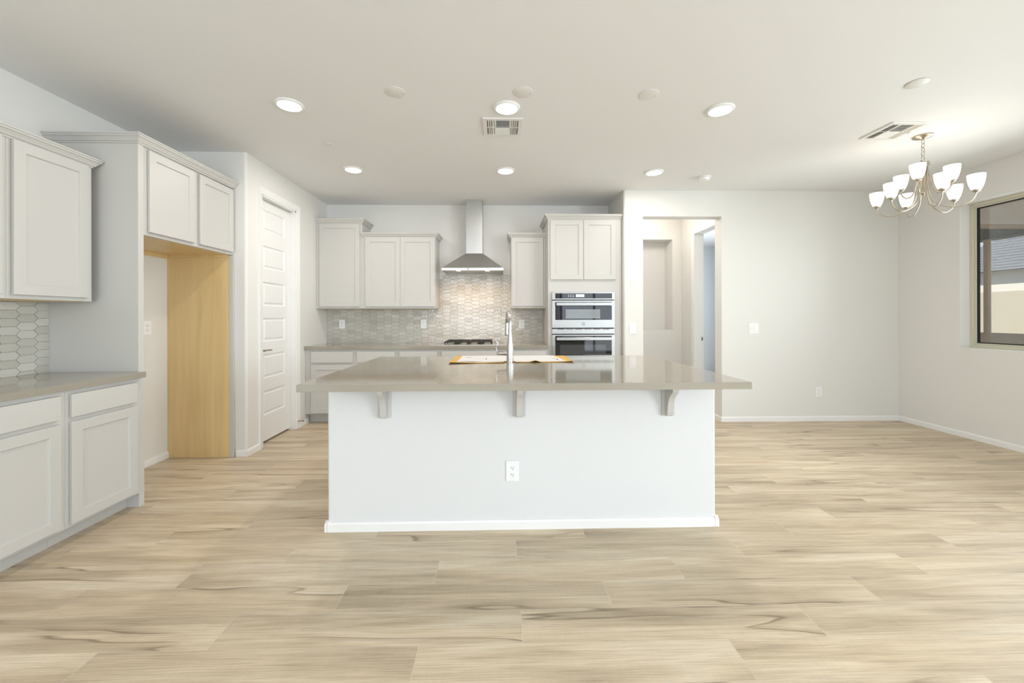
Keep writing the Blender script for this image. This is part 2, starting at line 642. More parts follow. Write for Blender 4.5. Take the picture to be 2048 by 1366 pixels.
# right wall with the window opening
WY0, WY1, WZ0, WZ1 = 2.15, 4.083, 0.923, 2.404
bm = BM()
box(bm, XR, XR + 0.17, YBEH, -3.05, 0, ZC); box(bm, XR, XR + 0.17, -0.35, WY0, 0, ZC)
box(bm, XR, XR + 0.17, -3.05, -0.35, 0, 0.45); box(bm, XR, XR + 0.17, -3.05, -0.35, 2.45, ZC)
box(bm, XR, XR + 0.17, WY1, YR + 0.15, 0, ZC)
box(bm, XR, XR + 0.17, WY0, WY1, 0, WZ0)
box(bm, XR, XR + 0.17, WY0, WY1, WZ1, ZC)
struct(link('wall_right', bm, M_WALL))

# wall behind the camera with the sliding door and an opening for the added rear window
bm = BM()
for a in ((XL - 0.15, -2.3, 0, ZC), (0.5, 2.05, 0, ZC), (4.35, XR + 0.17, 0, ZC), (2.05, 4.35, 2.42, ZC), (-2.3, 0.5, 0, 0.45), (-2.3, 0.5, 2.45, ZC)):
    box(bm, a[0], a[1], YBEH - 0.15, YBEH, a[2], a[3])
struct(link('wall_behind', bm, M_WALL))


def glazed(name, axis, p, q0, q1, z0, z1, n):
    bm = BM()
    f = 0.06

    def bb(a, b, c, d):
        if axis == 'y': box(bm, a, b, p, p + 0.05, c, d)
        else: box(bm, p, p + 0.05, a, b, c, d)
    bb(q0, q1, z0, z0 + f); bb(q0, q1, z1 - f, z1)
    for k in range(n + 1):
        c = q0 + f / 2 + (q1 - q0 - f) * k / n
        bb(c - f / 2, c + f / 2, z0 + f, z1 - f)
    struct(link(name, bm, M_DARK))


glazed('window_added_right', 'x', XR + 0.02, -3.05, -0.35, 0.45, 2.45, 2)  # unseen window, added to hold the right side fill
glazed('window_3', 'y', -4.10, 2.05, 4.35, 0.0, 2.42, 2)
glazed('window_added_far_room', 'x', 4.755, 5.85, 7.35, 0.75, 2.25, 2)  # unseen window, added around the far room fill
glazed('window_added_rear', 'y', -4.10, -2.3, 0.5, 0.45, 2.45, 2)  # unseen window, added for the rear fill

# hall beyond the opening: left wall, end wall with a niche, right wall with a doorway, far room
HX, HY = 2.758, 6.06
bm = BM()
box(bm, XJ + 0.0, XJ + 0.11, YB + 0.12, HY, 0, ZC)
struct(link('wall_hall_left', bm, M_WALL))
NX0, NX1, NZ0, NZ1 = 1.70, 2.62, 1.045, 2.415
bm = BM()
box(bm, XJ, NX0, HY, HY + 0.4, 0, ZC)
box(bm, NX1, HX + 0.12, HY, HY + 0.4, 0, ZC)
box(bm, NX0, NX1, HY, HY + 0.4, 0, NZ0)
box(bm, NX0, NX1, HY, HY + 0.4, NZ1, ZC)
box(bm, NX0, NX1, HY + 0.28, HY + 0.4, NZ0, NZ1)
struct(link('wall_hall_end', bm, M_WALL))
bm = BM()
box(bm, HX, HX + 0.12, YR + 0.15, 4.93, 0, ZC)
box(bm, HX, HX + 0.12, 5.66, HY, 0, ZC)
box(bm, HX, HX + 0.12, 4.93, 5.66, 2.43, ZC)
struct(link('wall_hall_right', bm, M_WALL))
bm = BM()
box(bm, HX + 0.0, HX + 0.12, HY + 0.4, 8.6, 0, ZC)
box(bm, HX, 5.0, 8.5, 8.65, 0, ZC)
for a in ((YR + 0.15, 5.85, 0, ZC), (7.35, 8.5, 0, ZC), (5.85, 7.35, 0, 0.75), (5.85, 7.35, 2.25, ZC)):
    box(bm, 4.75, 4.9, a[0], a[1], a[2], a[3])
struct(link('wall_far_room', bm, plain('far_room_paint', (0.74, 0.76, 0.78), 0.8, bump=0.05, bscale=90)))
bm = BM()
for a in ((5.66, 5.645), (4.93, 4.945)):
    box(bm, HX - 0.012, HX + 0.13, min(a), max(a), 0, 2.43)
box(bm, HX - 0.012, HX + 0.13, 4.945, 5.645, 2.415, 2.43)
box(bm, HX - 0.014, HX, 5.66, 5.72, 0, 2.49)
box(bm, HX - 0.014, HX, 4.945, 5.66, 2.43, 2.49)
struct(link('trim_1', bm, M_TRIM, bevel=0.002))
bm = BM()
box(bm, HX + 0.09, HX + 0.118, 5.641, 5.646, 0.90, 0.965)
o = link('strike_plate', bm, M_STEEL, bevel=0.001)
tag(o, 'small dark steel strike plate on the white jamb in the hall', 'strike plate')
bm = BM(); box(bm, HX + 0.096, HX + 0.112, 5.6395, 5.6412, 0.918, 0.947)
link('latch_hole', bm, M_SLOT, o)

# baseboards
BB = [(0, 0), (0.014, 0), (0.014, 0.044), (0.010, 0.055), (0, 0.058)]


def baseboard(name, path):
    bm = BM()
    sweep(bm, path, BB, 0.0)
    return struct(link(name, bm, M_TRIM))


baseboard('baseboard_dining', [(OX1, YR + 0.15), (OX1, YR), (XR - 0.014, YR)])
baseboard('baseboard_right', [(XR, YR), (XR, YBEH)])
baseboard('baseboard_left', [(XL, 2.77), (XL, 3.676)])
baseboard('baseboard_pantry', [(-2.37, 3.697), (XP, 3.697), (XP, 3.878)])
baseboard('baseboard_pantry_far', [(XP, 4.645), (XP, 4.86)])
baseboard('baseboard_hall', [(XJ + 0.11, HY), (HX, HY), (HX, 5.72)])


# pantry door
door = struct(thing('door_1', 'tall white six-panel pantry door in a white casing', 'door', (XP, 4.26, 0)))
xs = XP - 0.060


def panel_door():
    bm = BM()
    ya, yb, za, zb = DY0 + 0.018, DY1 - 0.018, 0.02, DZ - 0.02
    ZP = [(0.276, 0.519), (0.642, 0.885), (1.008, 1.247), (1.365, 1.606), (1.736, 1.968), (2.113, 2.329)]
    pa, pb = ya + 0.105, yb - 0.105
    t = 0.035
    box(bm, xs - t, xs, ya, pa, za, zb)
    box(bm, xs - t, xs, pb, yb, za, zb)
    zz = [za] + [v for p in ZP for v in p] + [zb]
    for i in range(0, len(zz), 2):
        box(bm, xs - t, xs, pa, pb, zz[i], zz[i + 1])
    for z0, z1 in ZP:
        # sunk bead and raised field
        def ring(i, d):
            return [bm.verts.new((xs - d, y, z)) for y, z in ((pa + i, z0 + i), (pb - i, z0 + i), (pb - i, z1 - i), (pa + i, z1 - i))]
        rs = [ring(0, 0), ring(0.012, 0.010), ring(0.024, 0.010), ring(0.036, 0.003)]
        for a, b in zip(rs, rs[1:]):
            for k in range(4):
                bm.faces.new((a[k], a[(k + 1) % 4], b[(k + 1) % 4], b[k]))
        bm.faces.new(rs[-1])
    return link('door_slab', bm, M_TRIM, door)


slab = panel_door()
bm = BM()
CP = [(0, 0), (0.006, 0), (0.009, 0.012), (0.016, 0.045), (0.018, 0.06), (0, 0.06)]   # casing section, thin side by the opening
x0 = XP
for (ya, yb) in ((DY0 + 0.0, DY0 - 0.058), (DY1, DY1 + 0.058)):
    s = 1 if yb > ya else -1
    prism(bm, [(x0 + d, ya + s * w) for d, w in CP], 2, 0.0, DZ + 0.058)
prism(bm, [(x0 + d, DZ + w) for d, w in CP], 1, DY0 - 0.058, DY1 + 0.058)
link('casing', bm, M_TRIM, door)
bm = BM()
box(bm, XP - 0.11, XP, DY0, DY0 + 0.016, 0, DZ); box(bm, XP - 0.11, XP, DY1 - 0.016, DY1, 0, DZ)
box(bm, XP - 0.11, XP, DY0, DY1, DZ - 0.016, DZ)
box(bm, XP - 0.108, XP - 0.096, DY0 + 0.016, DY0 + 0.03, 0, DZ - 0.016); box(bm, XP - 0.108, XP - 0.096, DY1 - 0.03, DY1 - 0.016, 0, DZ - 0.016)
link('jamb', bm, M_TRIM, door)
bm = BM()
hz, hy = 0.925, DY0 + 0.075
lathe(bm, [(0, 0), (0.026, 0), (0.026, 0.006), (0.022, 0.010), (0.010, 0.012), (0.010, 0.045), (0, 0.045)],
      Matrix.Translation((xs, hy, hz)) @ Matrix.Rotation(PI / 2, 4, 'Y'), 24)
tube(bm, smooth_pts([(xs + 0.042, hy - 0.008, hz), (xs + 0.046, hy + 0.03, hz + 0.002), (xs + 0.046, hy + 0.075, hz), (xs + 0.044, hy + 0.115, hz - 0.003)], 6), 0.0075, 10)
h = link('door_handle', bm, M_NICKEL, slab, smooth=True)
h['label'] = 'satin nickel lever handle'
bm = BM()
lathe(bm, [(0, 0), (0.006, 0), (0.006, 0.05), (0.010, 0.05), (0.010, 0.062), (0, 0.062)],
      Matrix.Translation((XP + 0.015, 4.60, 0.085)) @ Matrix.Rotation(PI / 2, 4, 'Y'), 14)
link('door_stop', bm, plain('brown_rubber', (0.30, 0.20, 0.13), 0.6, var=0.1), door, smooth=True)


# ------------------------------------------------------------------ cabinet helpers
class FrameB:                                   # faces the camera: a = x, outwards = -y
    def __init__(s, y): s.y = y
    def box(s, bm, a0, a1, d0, d1, z0, z1): return box(bm, a0, a1, s.y - d1, s.y - d0, z0, z1)
    def pt(s, a, d, z): return (a, s.y - d, z)


class FrameL:                                   # faces right: a = y, outwards = +x
    def __init__(s, x): s.x = x
    def box(s, bm, a0, a1, d0, d1, z0, z1): return box(bm, s.x + d0, s.x + d1, a0, a1, z0, z1)
    def pt(s, a, d, z): return (s.x + d, a, z)


def shaker(F, root, a0, a1, z0, z1, rail=0.057, t=0.02, name='door'):
    bm = BM()

    def ring(i, d):
        return [bm.verts.new(F.pt(a, d, z)) for a, z in ((a0 + i, z0 + i), (a1 - i, z0 + i), (a1 - i, z1 - i), (a0 + i, z1 - i))]
    rs = [ring(0, 0.001), ring(0, t), ring(rail, t), ring(rail + 0.002, t - 0.009)]
    for p, q in zip(rs, rs[1:]):
        for k in range(4):
            bm.faces.new((p[k], p[(k + 1) % 4], q[(k + 1) % 4], q[k]))
    bm.faces.new(rs[0]); bm.faces.new(rs[-1])
    return link(name, bm, M_CAB, root, bevel=0.0012, seg=1)


def drawer(F, root, a0, a1, z0, z1, t=0.02):
    bm = BM()
    F.box(bm, a0, a1, 0.001, t, z0, z1)
    return link('drawer_front', bm, M_CAB, root, bevel=0.003)


CROWN = [(0.0, 0.0), (0.006, 0.0), (0.006, 0.009), (0.013, 0.011), (0.018, 0.020), (0.028, 0.033), (0.036, 0.038),
         (0.036, 0.047), (0.042, 0.049), (0.042, 0.058), (0.0, 0.058)]


def crown(root, path, z0):
    bm = BM()
    sweep(bm, path, CROWN, z0)
    return link('crown_molding', bm, M_CAB, root)


def maple_under(root, x0, x1, y0, y1, z):
    bm = BM()
    box(bm, x0, x1, y0, y1, z - 0.002, z)
    o = link('underside', bm, M_MAPLE, root)
    o['label'] = 'maple coloured underside'
    return o


# ---- left run (faces right)
FL = FrameL(-2.37)
TOEX = -2.465
LB = [(1.79, 2.2575, 'base cabinet at the left edge of the photo, left of its twin', 'white-grey base cabinet cut by the left photo edge, one drawer over one door'),
      (2.2575, 2.7235, '', 'white-grey base cabinet beside the tall panel, one drawer over one door, under the left worktop')]
for i, (a0, a1, _, lab) in enumerate(LB):
    r = thing('base_cabinet', lab, 'cabinet', (-2.67, (a0 + a1) / 2, 0), 'left base cabinets')
    bm = BM()
    box(bm, XL, -2.37, a0 + 0.0005, a1 - 0.0005, 0.10, 0.858)
    link('body', bm, M_CAB, r, bevel=0.001, seg=1)
    bm = BM()
    box(bm, XL, TOEX, a0 + 0.0005, (a1 - 0.0005) if i == 0 else a1 - 0.0005, 0.0, 0.10)
    link('toe_kick', bm, M_CAB, r)
    e = 0.0235 if i == 1 else 0.0155
    drawer(FL, r, a0 + 0.02, a1 - e - 0.02, 0.705, 0.833)
    shaker(FL, r, a0 + 0.02, a1 - e - 0.02, 0.118, 0.680)

bm = BM()
box(bm, XL, -2.335, 1.0, 2.7235, 0.860, 0.896)
tag(link('left_worktop', bm, M_QUARTZ, bevel=0.002), 'taupe quartz worktop on the left base cabinets, ending at the tall panel', 'worktop')

FU = FrameL(-2.64)
UP = [(1.75, 2.224, 'white-grey wall cabinet cut by the left photo edge'), (2.224, 2.678, 'white-grey wall cabinet on the left wall, next to the tall refrigerator panel')]
for i, (a0, a1, lab) in enumerate(UP):
    r = thing('wall_cabinet', lab, 'cabinet', (-2.8, (a0 + a1) / 2, 1.355), 'left wall cabinets')
    bm = BM()
    box(bm, XL, -2.64, a0 + 0.0004, a1 - 0.0004, 1.357, 2.252)
    link('body', bm, M_CAB, r, bevel=0.001, seg=1)
    shaker(FU, r, a0 + 0.02, a1 - (0.030 if i == 0 else 0.035), 1.380, 2.220)
    maple_under(r, XL, -2.66, a0 + 0.002, a1 - 0.012, 1.3565)
    if i == 0:
        crown(r, [(-2.64, a0), (-2.64, a1)], 2.222)
    else:
        crown(r, [(-2.64, a0), (-2.64, a1), (XL, a1)], 2.222)

# ---- refrigerator surround
PX = -2.385
bm = BM()
box(bm, XL, PX, 2.725, 2.765, 0, 2.405); box(bm, PX - 0.034, PX, 2.7235, 2.725, 0.90, 2.405)
o = link('tall_cabinet_panel', bm, M_CAB, bevel=0.0015)
tag(o, 'tall grey painted end panel left of the refrigerator space', 'cabinet panel')
r = thing('refrigerator_surround', 'maple veneer side panel standing right of the refrigerator space', 'cabinet panel', (-2.68, 3.685, 0))
bm = BM()
box(bm, XL, PX - 0.034, 3.6775, 3.695, 0, 1.805)
link('veneer_panel', bm, M_MAPLE, r)
bm = BM()
box(bm, PX - 0.034, PX, 3.6725, 3.695, 0, 1.805)
link('painted_edge', bm, M_CAB, r, bevel=0.001)

r = thing('refrigerator_cabinet', 'white-grey two-door cabinet above the empty refrigerator space', 'cabinet', (-2.68, 3.23, 1.81))
FF = FrameL(-2.397)
bm = BM()
box(bm, XL, -2.397, 2.7655, 3.695, 1.811, 2.405)
link('body', bm, M_CAB, r, bevel=0.001, seg=1)
shaker(FF, r, 2.804, 3.217, 1.835, 2.392)
shaker(FF, r, 3.268, 3.673, 1.835, 2.392)
maple_under(r, XL + 0.012, -2.42, 2.767, 3.676, 1.8105)
bm = BM()
box(bm, XL, XL + 0.012, 2.767, 3.676, 1.775, 1.8085)
box(bm, XL + 0.012, PX - 0.045, 3.664, 3.6765, 1.788, 1.8085)
link('hanging_rail', bm, M_MAPLE, r)
crown(r, [(XL, 2.725), (PX, 2.725), (PX, 3.695)], 2.4055)

# ---- back run wall cabinets
FB = FrameB(5.08)


def wallcab(x0, x1, z1, lab, doors, path, ztop):
    r = thing('wall_cabinet', lab, 'cabinet', ((x0 + x1) / 2, 5.25, 1.357), 'back wall cabinets')
    bm = BM()
    box(bm, x0, x1, 5.08, YB - 0.001, 1.358, z1)
    link('body', bm, M_CAB, r, bevel=0.001, seg=1)
    for a0, a1, q0, q1 in doors:
        shaker(FB, r, a0, a1, q0, q1, 0.056)
    maple_under(r, x0 + 0.015, x1 - 0.015, 5.10, YB - 0.001, 1.3575)
    crown(r, path, ztop)
    return r


wallcab(-2.282, -1.7125, 2.44, 'tall single-door white-grey wall cabinet in the corner by the pantry door', [(-2.236, -1.739, 1.381, 2.412)],
        [(-2.282, 5.08), (-1.7125, 5.08), (-1.7125, YB - 0.001)], 2.415)
wallcab(-1.712, -0.800, 2.272, 'two-door white-grey wall cabinet left of the range hood', [(-1.670, -1.2385, 1.381, 2.241), (-1.2365, -0.807, 1.381, 2.241)],
        [(-1.712, 5.08), (-0.800, 5.08), (-0.800, YB - 0.001)], 2.243)
wallcab(0.143, 0.580, 2.272, 'narrow single-door white-grey wall cabinet between range hood and oven cabinet', [(0.154, 0.551, 1.385, 2.242)],
        [(0.143, YB - 0.001), (0.143, 5.08), (0.580, 5.08)], 2.243)

# ---- back run base cabinets
FBB = FrameB(4.79)
BC = [(-2.282, -1.70, [(-2.208, -1.724)], 'base cabinet with one drawer and door in the corner by the pantry door'),
      (-1.6995, -1.205, [(-1.673, -1.231)], 'back base cabinet second from the pantry corner, mostly behind the island'),
      (-1.2045, -0.712, [(-1.178, -0.736)], 'back base cabinet just left of the cooktop, mostly behind the island'),
      (-0.7115, 0.5775, [(-0.688, 0.542)], 'wide base cabinet under the cooktop, mostly behind the island')]
for x0, x1, dr, lab in BC:
    r = thing('base_cabinet', 'white-grey ' + lab, 'cabinet', ((x0 + x1) / 2, 5.1, 0), 'back base cabinets')
    bm = BM(); box(bm, x0, x1, 4.79, YB - 0.001, 0.114, 0.871)
    link('body', bm, M_CAB, r, bevel=0.001, seg=1)
    bm = BM(); box(bm, x0, x1, 4.889, YB - 0.001, 0, 0.114)
    link('toe_kick', bm, M_CAB, r)
    for a0, a1 in dr:
        drawer(FBB, r, a0, a1, 0.718, 0.846)
        if a1 - a0 > 0.8:
            m = (a0 + a1) / 2
            shaker(FBB, r, a0, m - 0.002, 0.128, 0.692); shaker(FBB, r, m + 0.002, a1, 0.128, 0.692)
        else:
            shaker(FBB, r, a0, a1, 0.128, 0.692)
bm = BM()
box(bm, -2.2825, 0.5785, 4.763, YB, 0.8725, 0.9115)
tag(link('back_worktop', bm, M_QUARTZ, bevel=0.002), 'taupe quartz worktop along the tiled back wall, under the range hood', 'worktop')

# ---- oven cabinet
r = thing('oven_cabinet', 'tall white-grey oven cabinet with two upper doors at the right end of the back wall', 'cabinet', (1.01, 5.1, 0))
OV = (0.622, 1.367, 0.335, 1.542)
bm = BM()
x0, x1 = 0.581, 1.462
box(bm, x0, OV[0], 4.81, YB - 0.001, 0, 2.44); box(bm, OV[1], x1, 4.81, YB - 0.001, 0, 2.44)
box(bm, OV[0], OV[1], 4.81, YB - 0.001, OV[3], 2.44); box(bm, OV[0], OV[1], 4.81, YB - 0.001, 0.1, OV[2])
box(bm, OV[0], OV[1], 5.36, YB - 0.001, OV[2], OV[3])
link('body', bm, M_CAB, r)
FO = FrameB(4.81)
shaker(FO, r, 0.607, 1.0000, 1.694, 2.400, 0.056)
shaker(FO, r, 1.0045, 1.389, 1.694, 2.400, 0.056)
crown(r, [(x0, YB - 0.001), (x0, 4.81), (x1, 4.81)], 2.412)

# ---- ovens
yf = 4.785


def rrect(bm, x0, x1, z0, z1, y0, y1, rad=0.008, seg=4):
    pts = []
    for cx_, cz_, a0 in ((x1 - rad, z1 - rad, 0), (x0 + rad, z1 - rad, PI / 2), (x0 + rad, z0 + rad, PI), (x1 - rad, z0 + rad, 3 * PI / 2)):
        for k in range(seg + 1):
            a = a0 + k * PI / 2 / seg
            pts.append((cx_ + rad * math.cos(a), cz_ + rad * math.sin(a)))
    prism(bm, pts, 1, y0, y1)


def bar_handle(root, x0, x1, z, yface, hz=0.017):
    bm = BM()
    rrect(bm, x0, x1, z - hz, z + hz, yface - 0.058, yface - 0.040, 0.006)
    for xx in (x0 + 0.03, x1 - 0.03):
        box(bm, xx - 0.012, xx + 0.012, yface - 0.042, yface, z - 0.010, z + 0.010)
    o = link('handle', bm, M_STEEL_O, root, bevel=0.002)
    return o


mw = thing('microwave_oven', 'stainless built-in microwave with black control strip, upper of the two ovens', 'microwave', (0.995, 5.0, 1.04))
bm = BM(); box(bm, OV[0] + 0.003, OV[1] - 0.003, 4.80, 5.34, 1.042, 1.540)
link('chassis', bm, M_SLOT, mw)
bm = BM(); box(bm, OV[0], OV[1], yf - 0.012, 4.8095, 1.452, 1.542)
cp = link('control_panel', bm, M_STEEL_O, mw, bevel=0.002)
bm = BM(); rrect(bm, OV[0] + 0.037, OV[1] - 0.030, 1.466, 1.528, yf - 0.0145, yf - 0.012, 0.004)
cg = link('control_glass', bm, M_BGLASS, cp)
cg['label'] = 'black glass control strip'
bm = BM(); box(bm, 0.905, 1.005, yf - 0.0155, yf - 0.0145, 1.484, 1.516)
link('display', bm, M_DISPLAY, cp)['label'] = 'pale grey display'
bm = BM()
for kx in range(3):
    for kz in range(2):
        box(bm, 0.815 + kx * 0.026, 0.826 + kx * 0.026, yf - 0.0152, yf - 0.0145, 1.487 + kz * 0.018, 1.492 + kz * 0.018)
link('touch_keys', bm, M_DISPLAY, cp)
# door of the microwave: steel frame around glass
bm = BM()
z0, z1 = 1.120, 1.441
gx0, gx1, gz0, gz1 = OV[0] + 0.036, OV[1] - 0.034, 1.212, 1.424
yd = yf - 0.02
box(bm, OV[0], OV[1], yd, 4.8095, z0, gz0); box(bm, OV[0], OV[1], yd, 4.8095, gz1, z1)
box(bm, OV[0], gx0, yd, 4.8095, gz0, gz1); box(bm, gx1, OV[1], yd, 4.8095, gz0, gz1)
dr_ = link('door', bm, M_STEEL_O, mw)
bm = BM(); rrect(bm, gx0, gx1, gz0, gz1, yd + 0.0015, 4.805, 0.004)
link('glass', bm, M_BGLASS, dr_)['label'] = 'black glass window'
bm = BM(); box(bm, gx0 + 0.125, gx1 - 0.14, yd + 0.0008, yd + 0.0015, gz0 + 0.018, gz0 + 0.125)
link('viewing_screen', bm, plain('microwave_screen', (0.24, 0.26, 0.27), 0.08, var=0.03, spec=0.8), dr_)['label'] = 'paler see-through screen'
bar_handle(dr_, gx0 + 0.008, gx1 - 0.008, 1.398, yd)
# round script-style badge
bm = BM()
lc = Vector((0.993, yd - 0.001, 1.165))
tube(bm, [lc + Vector((0.0175 * math.cos(2 * PI * k / 28), 0, 0.0175 * math.sin(2 * PI * k / 28))) for k in range(28)], 0.0018, 6, True)
for s in (0, 1):
    sx_ = -1 if s == 0 else 1
    pts = [lc + Vector((sx_ * q[0], 0, q[1])) for q in (((0.001, 0.011), (0.008, 0.010), (0.010, 0.003), (0.004, -0.002), (0.010, -0.008), (0.003, -0.012)) if s else
                                                         ((0.001, 0.009), (0.009, 0.010), (0.011, 0.0), (0.008, -0.010), (0.002, -0.010), (0.002, -0.002), (0.007, -0.002)))]
    tube(bm, smooth_pts(pts, 4), 0.0013, 6)
for k in range(4):
    a = PI / 4 + k * PI / 2
    tube(bm, smooth_pts([lc + Vector((rr_ * math.cos(a + e), 0, rr_ * math.sin(a + e))) for e, rr_ in ((-0.45, 0.0155), (0.0, 0.0125), (0.35, 0.0155))], 4), 0.0010, 6)
link('badge', bm, M_LOGO, dr_)['label'] = 'round grey monogram badge'
bm = BM(); box(bm, OV[0], OV[1], yf - 0.006, 4.8095, 1.046, 1.106)
link('vent_trim', bm, M_STEEL_O, mw, bevel=0.002)
for ya, yb, za, zb in ((yf - 0.0068, yf - 0.006, 1.098, 1.1035), (yf - 0.008, 4.8, 1.4425, 1.4505)):
    bm = BM()
    for k in range(6):
        xa = OV[0] + 0.06 + k * 0.108
        box(bm, xa, xa + 0.085, ya, yb, za, zb)
    link('vent_slots', bm, M_SLOT, mw)

ov = thing('wall_oven', 'stainless built-in oven with a dark glass door, lower of the two ovens', 'oven', (0.995, 5.0, 0.336))
bm = BM(); box(bm, OV[0] + 0.003, OV[1] - 0.003, 4.80, 5.34, 0.337, 1.034)
link('chassis', bm, M_SLOT, ov)
bm = BM()
z0, z1 = 0.40, 1.036
gx0, gx1, gz0, gz1 = OV[0] + 0.036, OV[1] - 0.036, 0.792, 1.024
box(bm, OV[0], OV[1], yd, 4.8095, z0, gz0 - 0.30 + 0.30); box(bm, OV[0], OV[1], yd, 4.8095, gz1, z1)
box(bm, OV[0], gx0, yd, 4.8095, gz0, gz1); box(bm, gx1, OV[1], yd, 4.8095, gz0, gz1)
d2 = link('door', bm, M_STEEL_O, ov)
bm = BM(); rrect(bm, gx0, gx1, gz0, gz1, yd + 0.0015, 4.805, 0.004)
link('glass', bm, M_BGLASS, d2)['label'] = 'black glass window'
bm = BM(); box(bm, gx0 + 0.055, gx1 - 0.07, yd + 0.0008, yd + 0.0015, gz0 + 0.012, gz0 + 0.125)
link('viewing_screen', bm, M_OVEN_IN, d2)
bar_handle(d2, gx0 + 0.008, gx1 - 0.006, 0.991, yd)
bm = BM(); box(bm, OV[0], OV[1], yd + 0.006, 4.8095, 0.338, 0.392)
link('bottom_trim', bm, M_STEEL_O, ov, bevel=0.002)

# ---- range hood
hd = thing('range_hood', 'stainless chimney range hood with a pyramid canopy above the cooktop', 'range hood', (-0.33, 5.2, 1.815))
HX0, HX1, HY0 = -0.703, 0.047, 4.915
bm = BM()
zb0, zb1 = 1.816, 1.847
box(bm, HX0, HX1, HY0, HY0 + 0.012, zb0, zb1)
box(bm, HX0, HX0 + 0.012, HY0 + 0.012, YB, zb0, zb1); box(bm, HX1 - 0.012, HX1, HY0 + 0.012, YB, zb0, zb1)
link('rim', bm, M_STEEL, hd, bevel=0.001)
bm = BM()
lo = [bm.verts.new(p) for p in ((HX0, HY0, zb1), (HX1, HY0, zb1), (HX1, YB, zb1), (HX0, YB, zb1))]
CX0, CX1, CYf = -0.424, -0.217, 5.14
hi = [bm.verts.new(p) for p in ((CX0 - 0.004, CYf - 0.004, 2.057), (CX1 + 0.004, CYf - 0.004, 2.057), (CX1 + 0.004, YB, 2.057), (CX0 - 0.004, YB, 2.057))]
for k in range(4):
    bm.faces.new((lo[k], lo[(k + 1) % 4], hi[(k + 1) % 4], hi[k]))
bm.faces.new(hi)
bm.faces.new(lo[::-1])
link('canopy', bm, M_STEEL, hd, bevel=0.002)
bm = BM(); box(bm, CX0, CX1, CYf, YB, 2.057, 2.54)
link('chimney_lower', bm, M_STEEL_V, hd, bevel=0.001)
bm = BM(); box(bm, CX0 + 0.003, CX1 - 0.003, CYf + 0.003, YB, 2.54, ZC - 0.001)
link('chimney_upper', bm, M_STEEL_V, hd, bevel=0.001)
bm = BM(); box(bm, HX0 + 0.012, HX1 - 0.012, HY0 + 0.012, YB, 1.826, 1.832)
fl = link('filter_panel', bm, M_STEEL, hd)
for xx in (-0.508, -0.150):
    bm = BM(); lathe(bm, [(0, -0.004), (0.026, -0.004), (0.032, 0.0)], Matrix.Translation((xx, 5.02, 1.826)), 24)
    link('lamp_lens', bm, M_HLENS, hd)
    lamp('hood_lamp', 'SPOT', (xx, 5.02, 1.815), 7.5, (1.0, 0.65, 0.36), (math.radians(18), 0, 0), hd, spot_size=math.radians(140), spot_blend=0.8, shadow_soft_size=0.03)
bm = BM(); lathe(bm, [(0, 0), (0.007, 0), (0.007, 0.003), (0, 0.003)], Matrix.Translation((-0.385, HY0, 1.832)) @ Matrix.Rotation(PI / 2, 4, 'X'), 16)
link('power_button', bm, M_BLACK, hd)

# ---- cooktop
ck = thing('gas_cooktop', 'stainless gas cooktop with black cast iron grates on the back worktop', 'cooktop', (-0.33, 5.08, 0.9117))
bm = BM(); box(bm, -0.725, 0.045, 4.83, 5.345, 0.912, 0.918)
link('tray', bm, M_STEEL, ck, bevel=0.002)
for gi, (ga, gb) in enumerate(((-0.665, -0.385), (-0.375, -0.095))):
    bm = BM()
    za, zb = 0.944, 0.956
    w = 0.011
    ya, yb = 4.865, 5.30
    box(bm, ga, gb, ya, ya + w, za, zb); box(bm, ga, gb, yb - w, yb, za, zb)
    box(bm, ga, ga + w, ya, yb, za, zb); box(bm, gb - w, gb, ya, yb, za, zb)
    box(bm, ga, gb, (ya + yb) / 2 - w / 2, (ya + yb) / 2 + w / 2, za, zb)
    xm = (ga + gb) / 2
    box(bm, xm - w / 2, xm + w / 2, ya, yb, za, zb)
    for yy in (ya + 0.11, yb - 0.11):
        box(bm, ga, xm - 0.03, yy - w / 2, yy + w / 2, za, zb); box(bm, xm + 0.03, gb, yy - w / 2, yy + w / 2, za, zb)
    for xx in (ga + w / 2, xm, gb - w / 2):
        for yy in (ya + w / 2, (ya + yb) / 2, yb - w / 2):
            box(bm, xx - w * 0.6, xx + w * 0.6, yy - w * 0.6, yy + w * 0.6, 0.918, za)
    link('grate', bm, M_BLACK, ck, bevel=0.002)
    for yy in (ya + 0.11, yb - 0.11):
        bm = BM(); lathe(bm, [(0, 0), (0.045, 0), (0.042, 0.010), (0.030, 0.012), (0.030, 0.018), (0, 0.018)], Matrix.Translation((xm, yy, 0.918)), 24)
        link('burner', bm, M_BLACK, ck, smooth=True)
for k in range(5):
    bm = BM()
    lathe(bm, [(0, 0), (0.019, 0), (0.019, 0.004), (0.015, 0.006), (0.013, 0.024), (0, 0.024)], Matrix.Translation((-0.025, 4.90 + 0.09 * k, 0.918)), 20)
    link('knob', bm, M_STEEL, ck, smooth=True)


# ------------------------------------------------------------------ picket tile backsplashes
def clip(poly, axis, val, keep_less):
    out = []
    n = len(poly)
    for i in range(n):
        a, b = poly[i], poly[(i + 1) % n]
        ia = (a[axis] <= val) if keep_less else (a[axis] >= val)
        ib = (b[axis] <= val) if keep_less else (b[axis] >= val)
        if ia:
            out.append(a)
        if ia != ib:
            t = (val - a[axis]) / (b[axis] - a[axis])
            out.append((a[0] + (b[0] - a[0]) * t, a[1] + (b[1] - a[1]) * t))
    return out


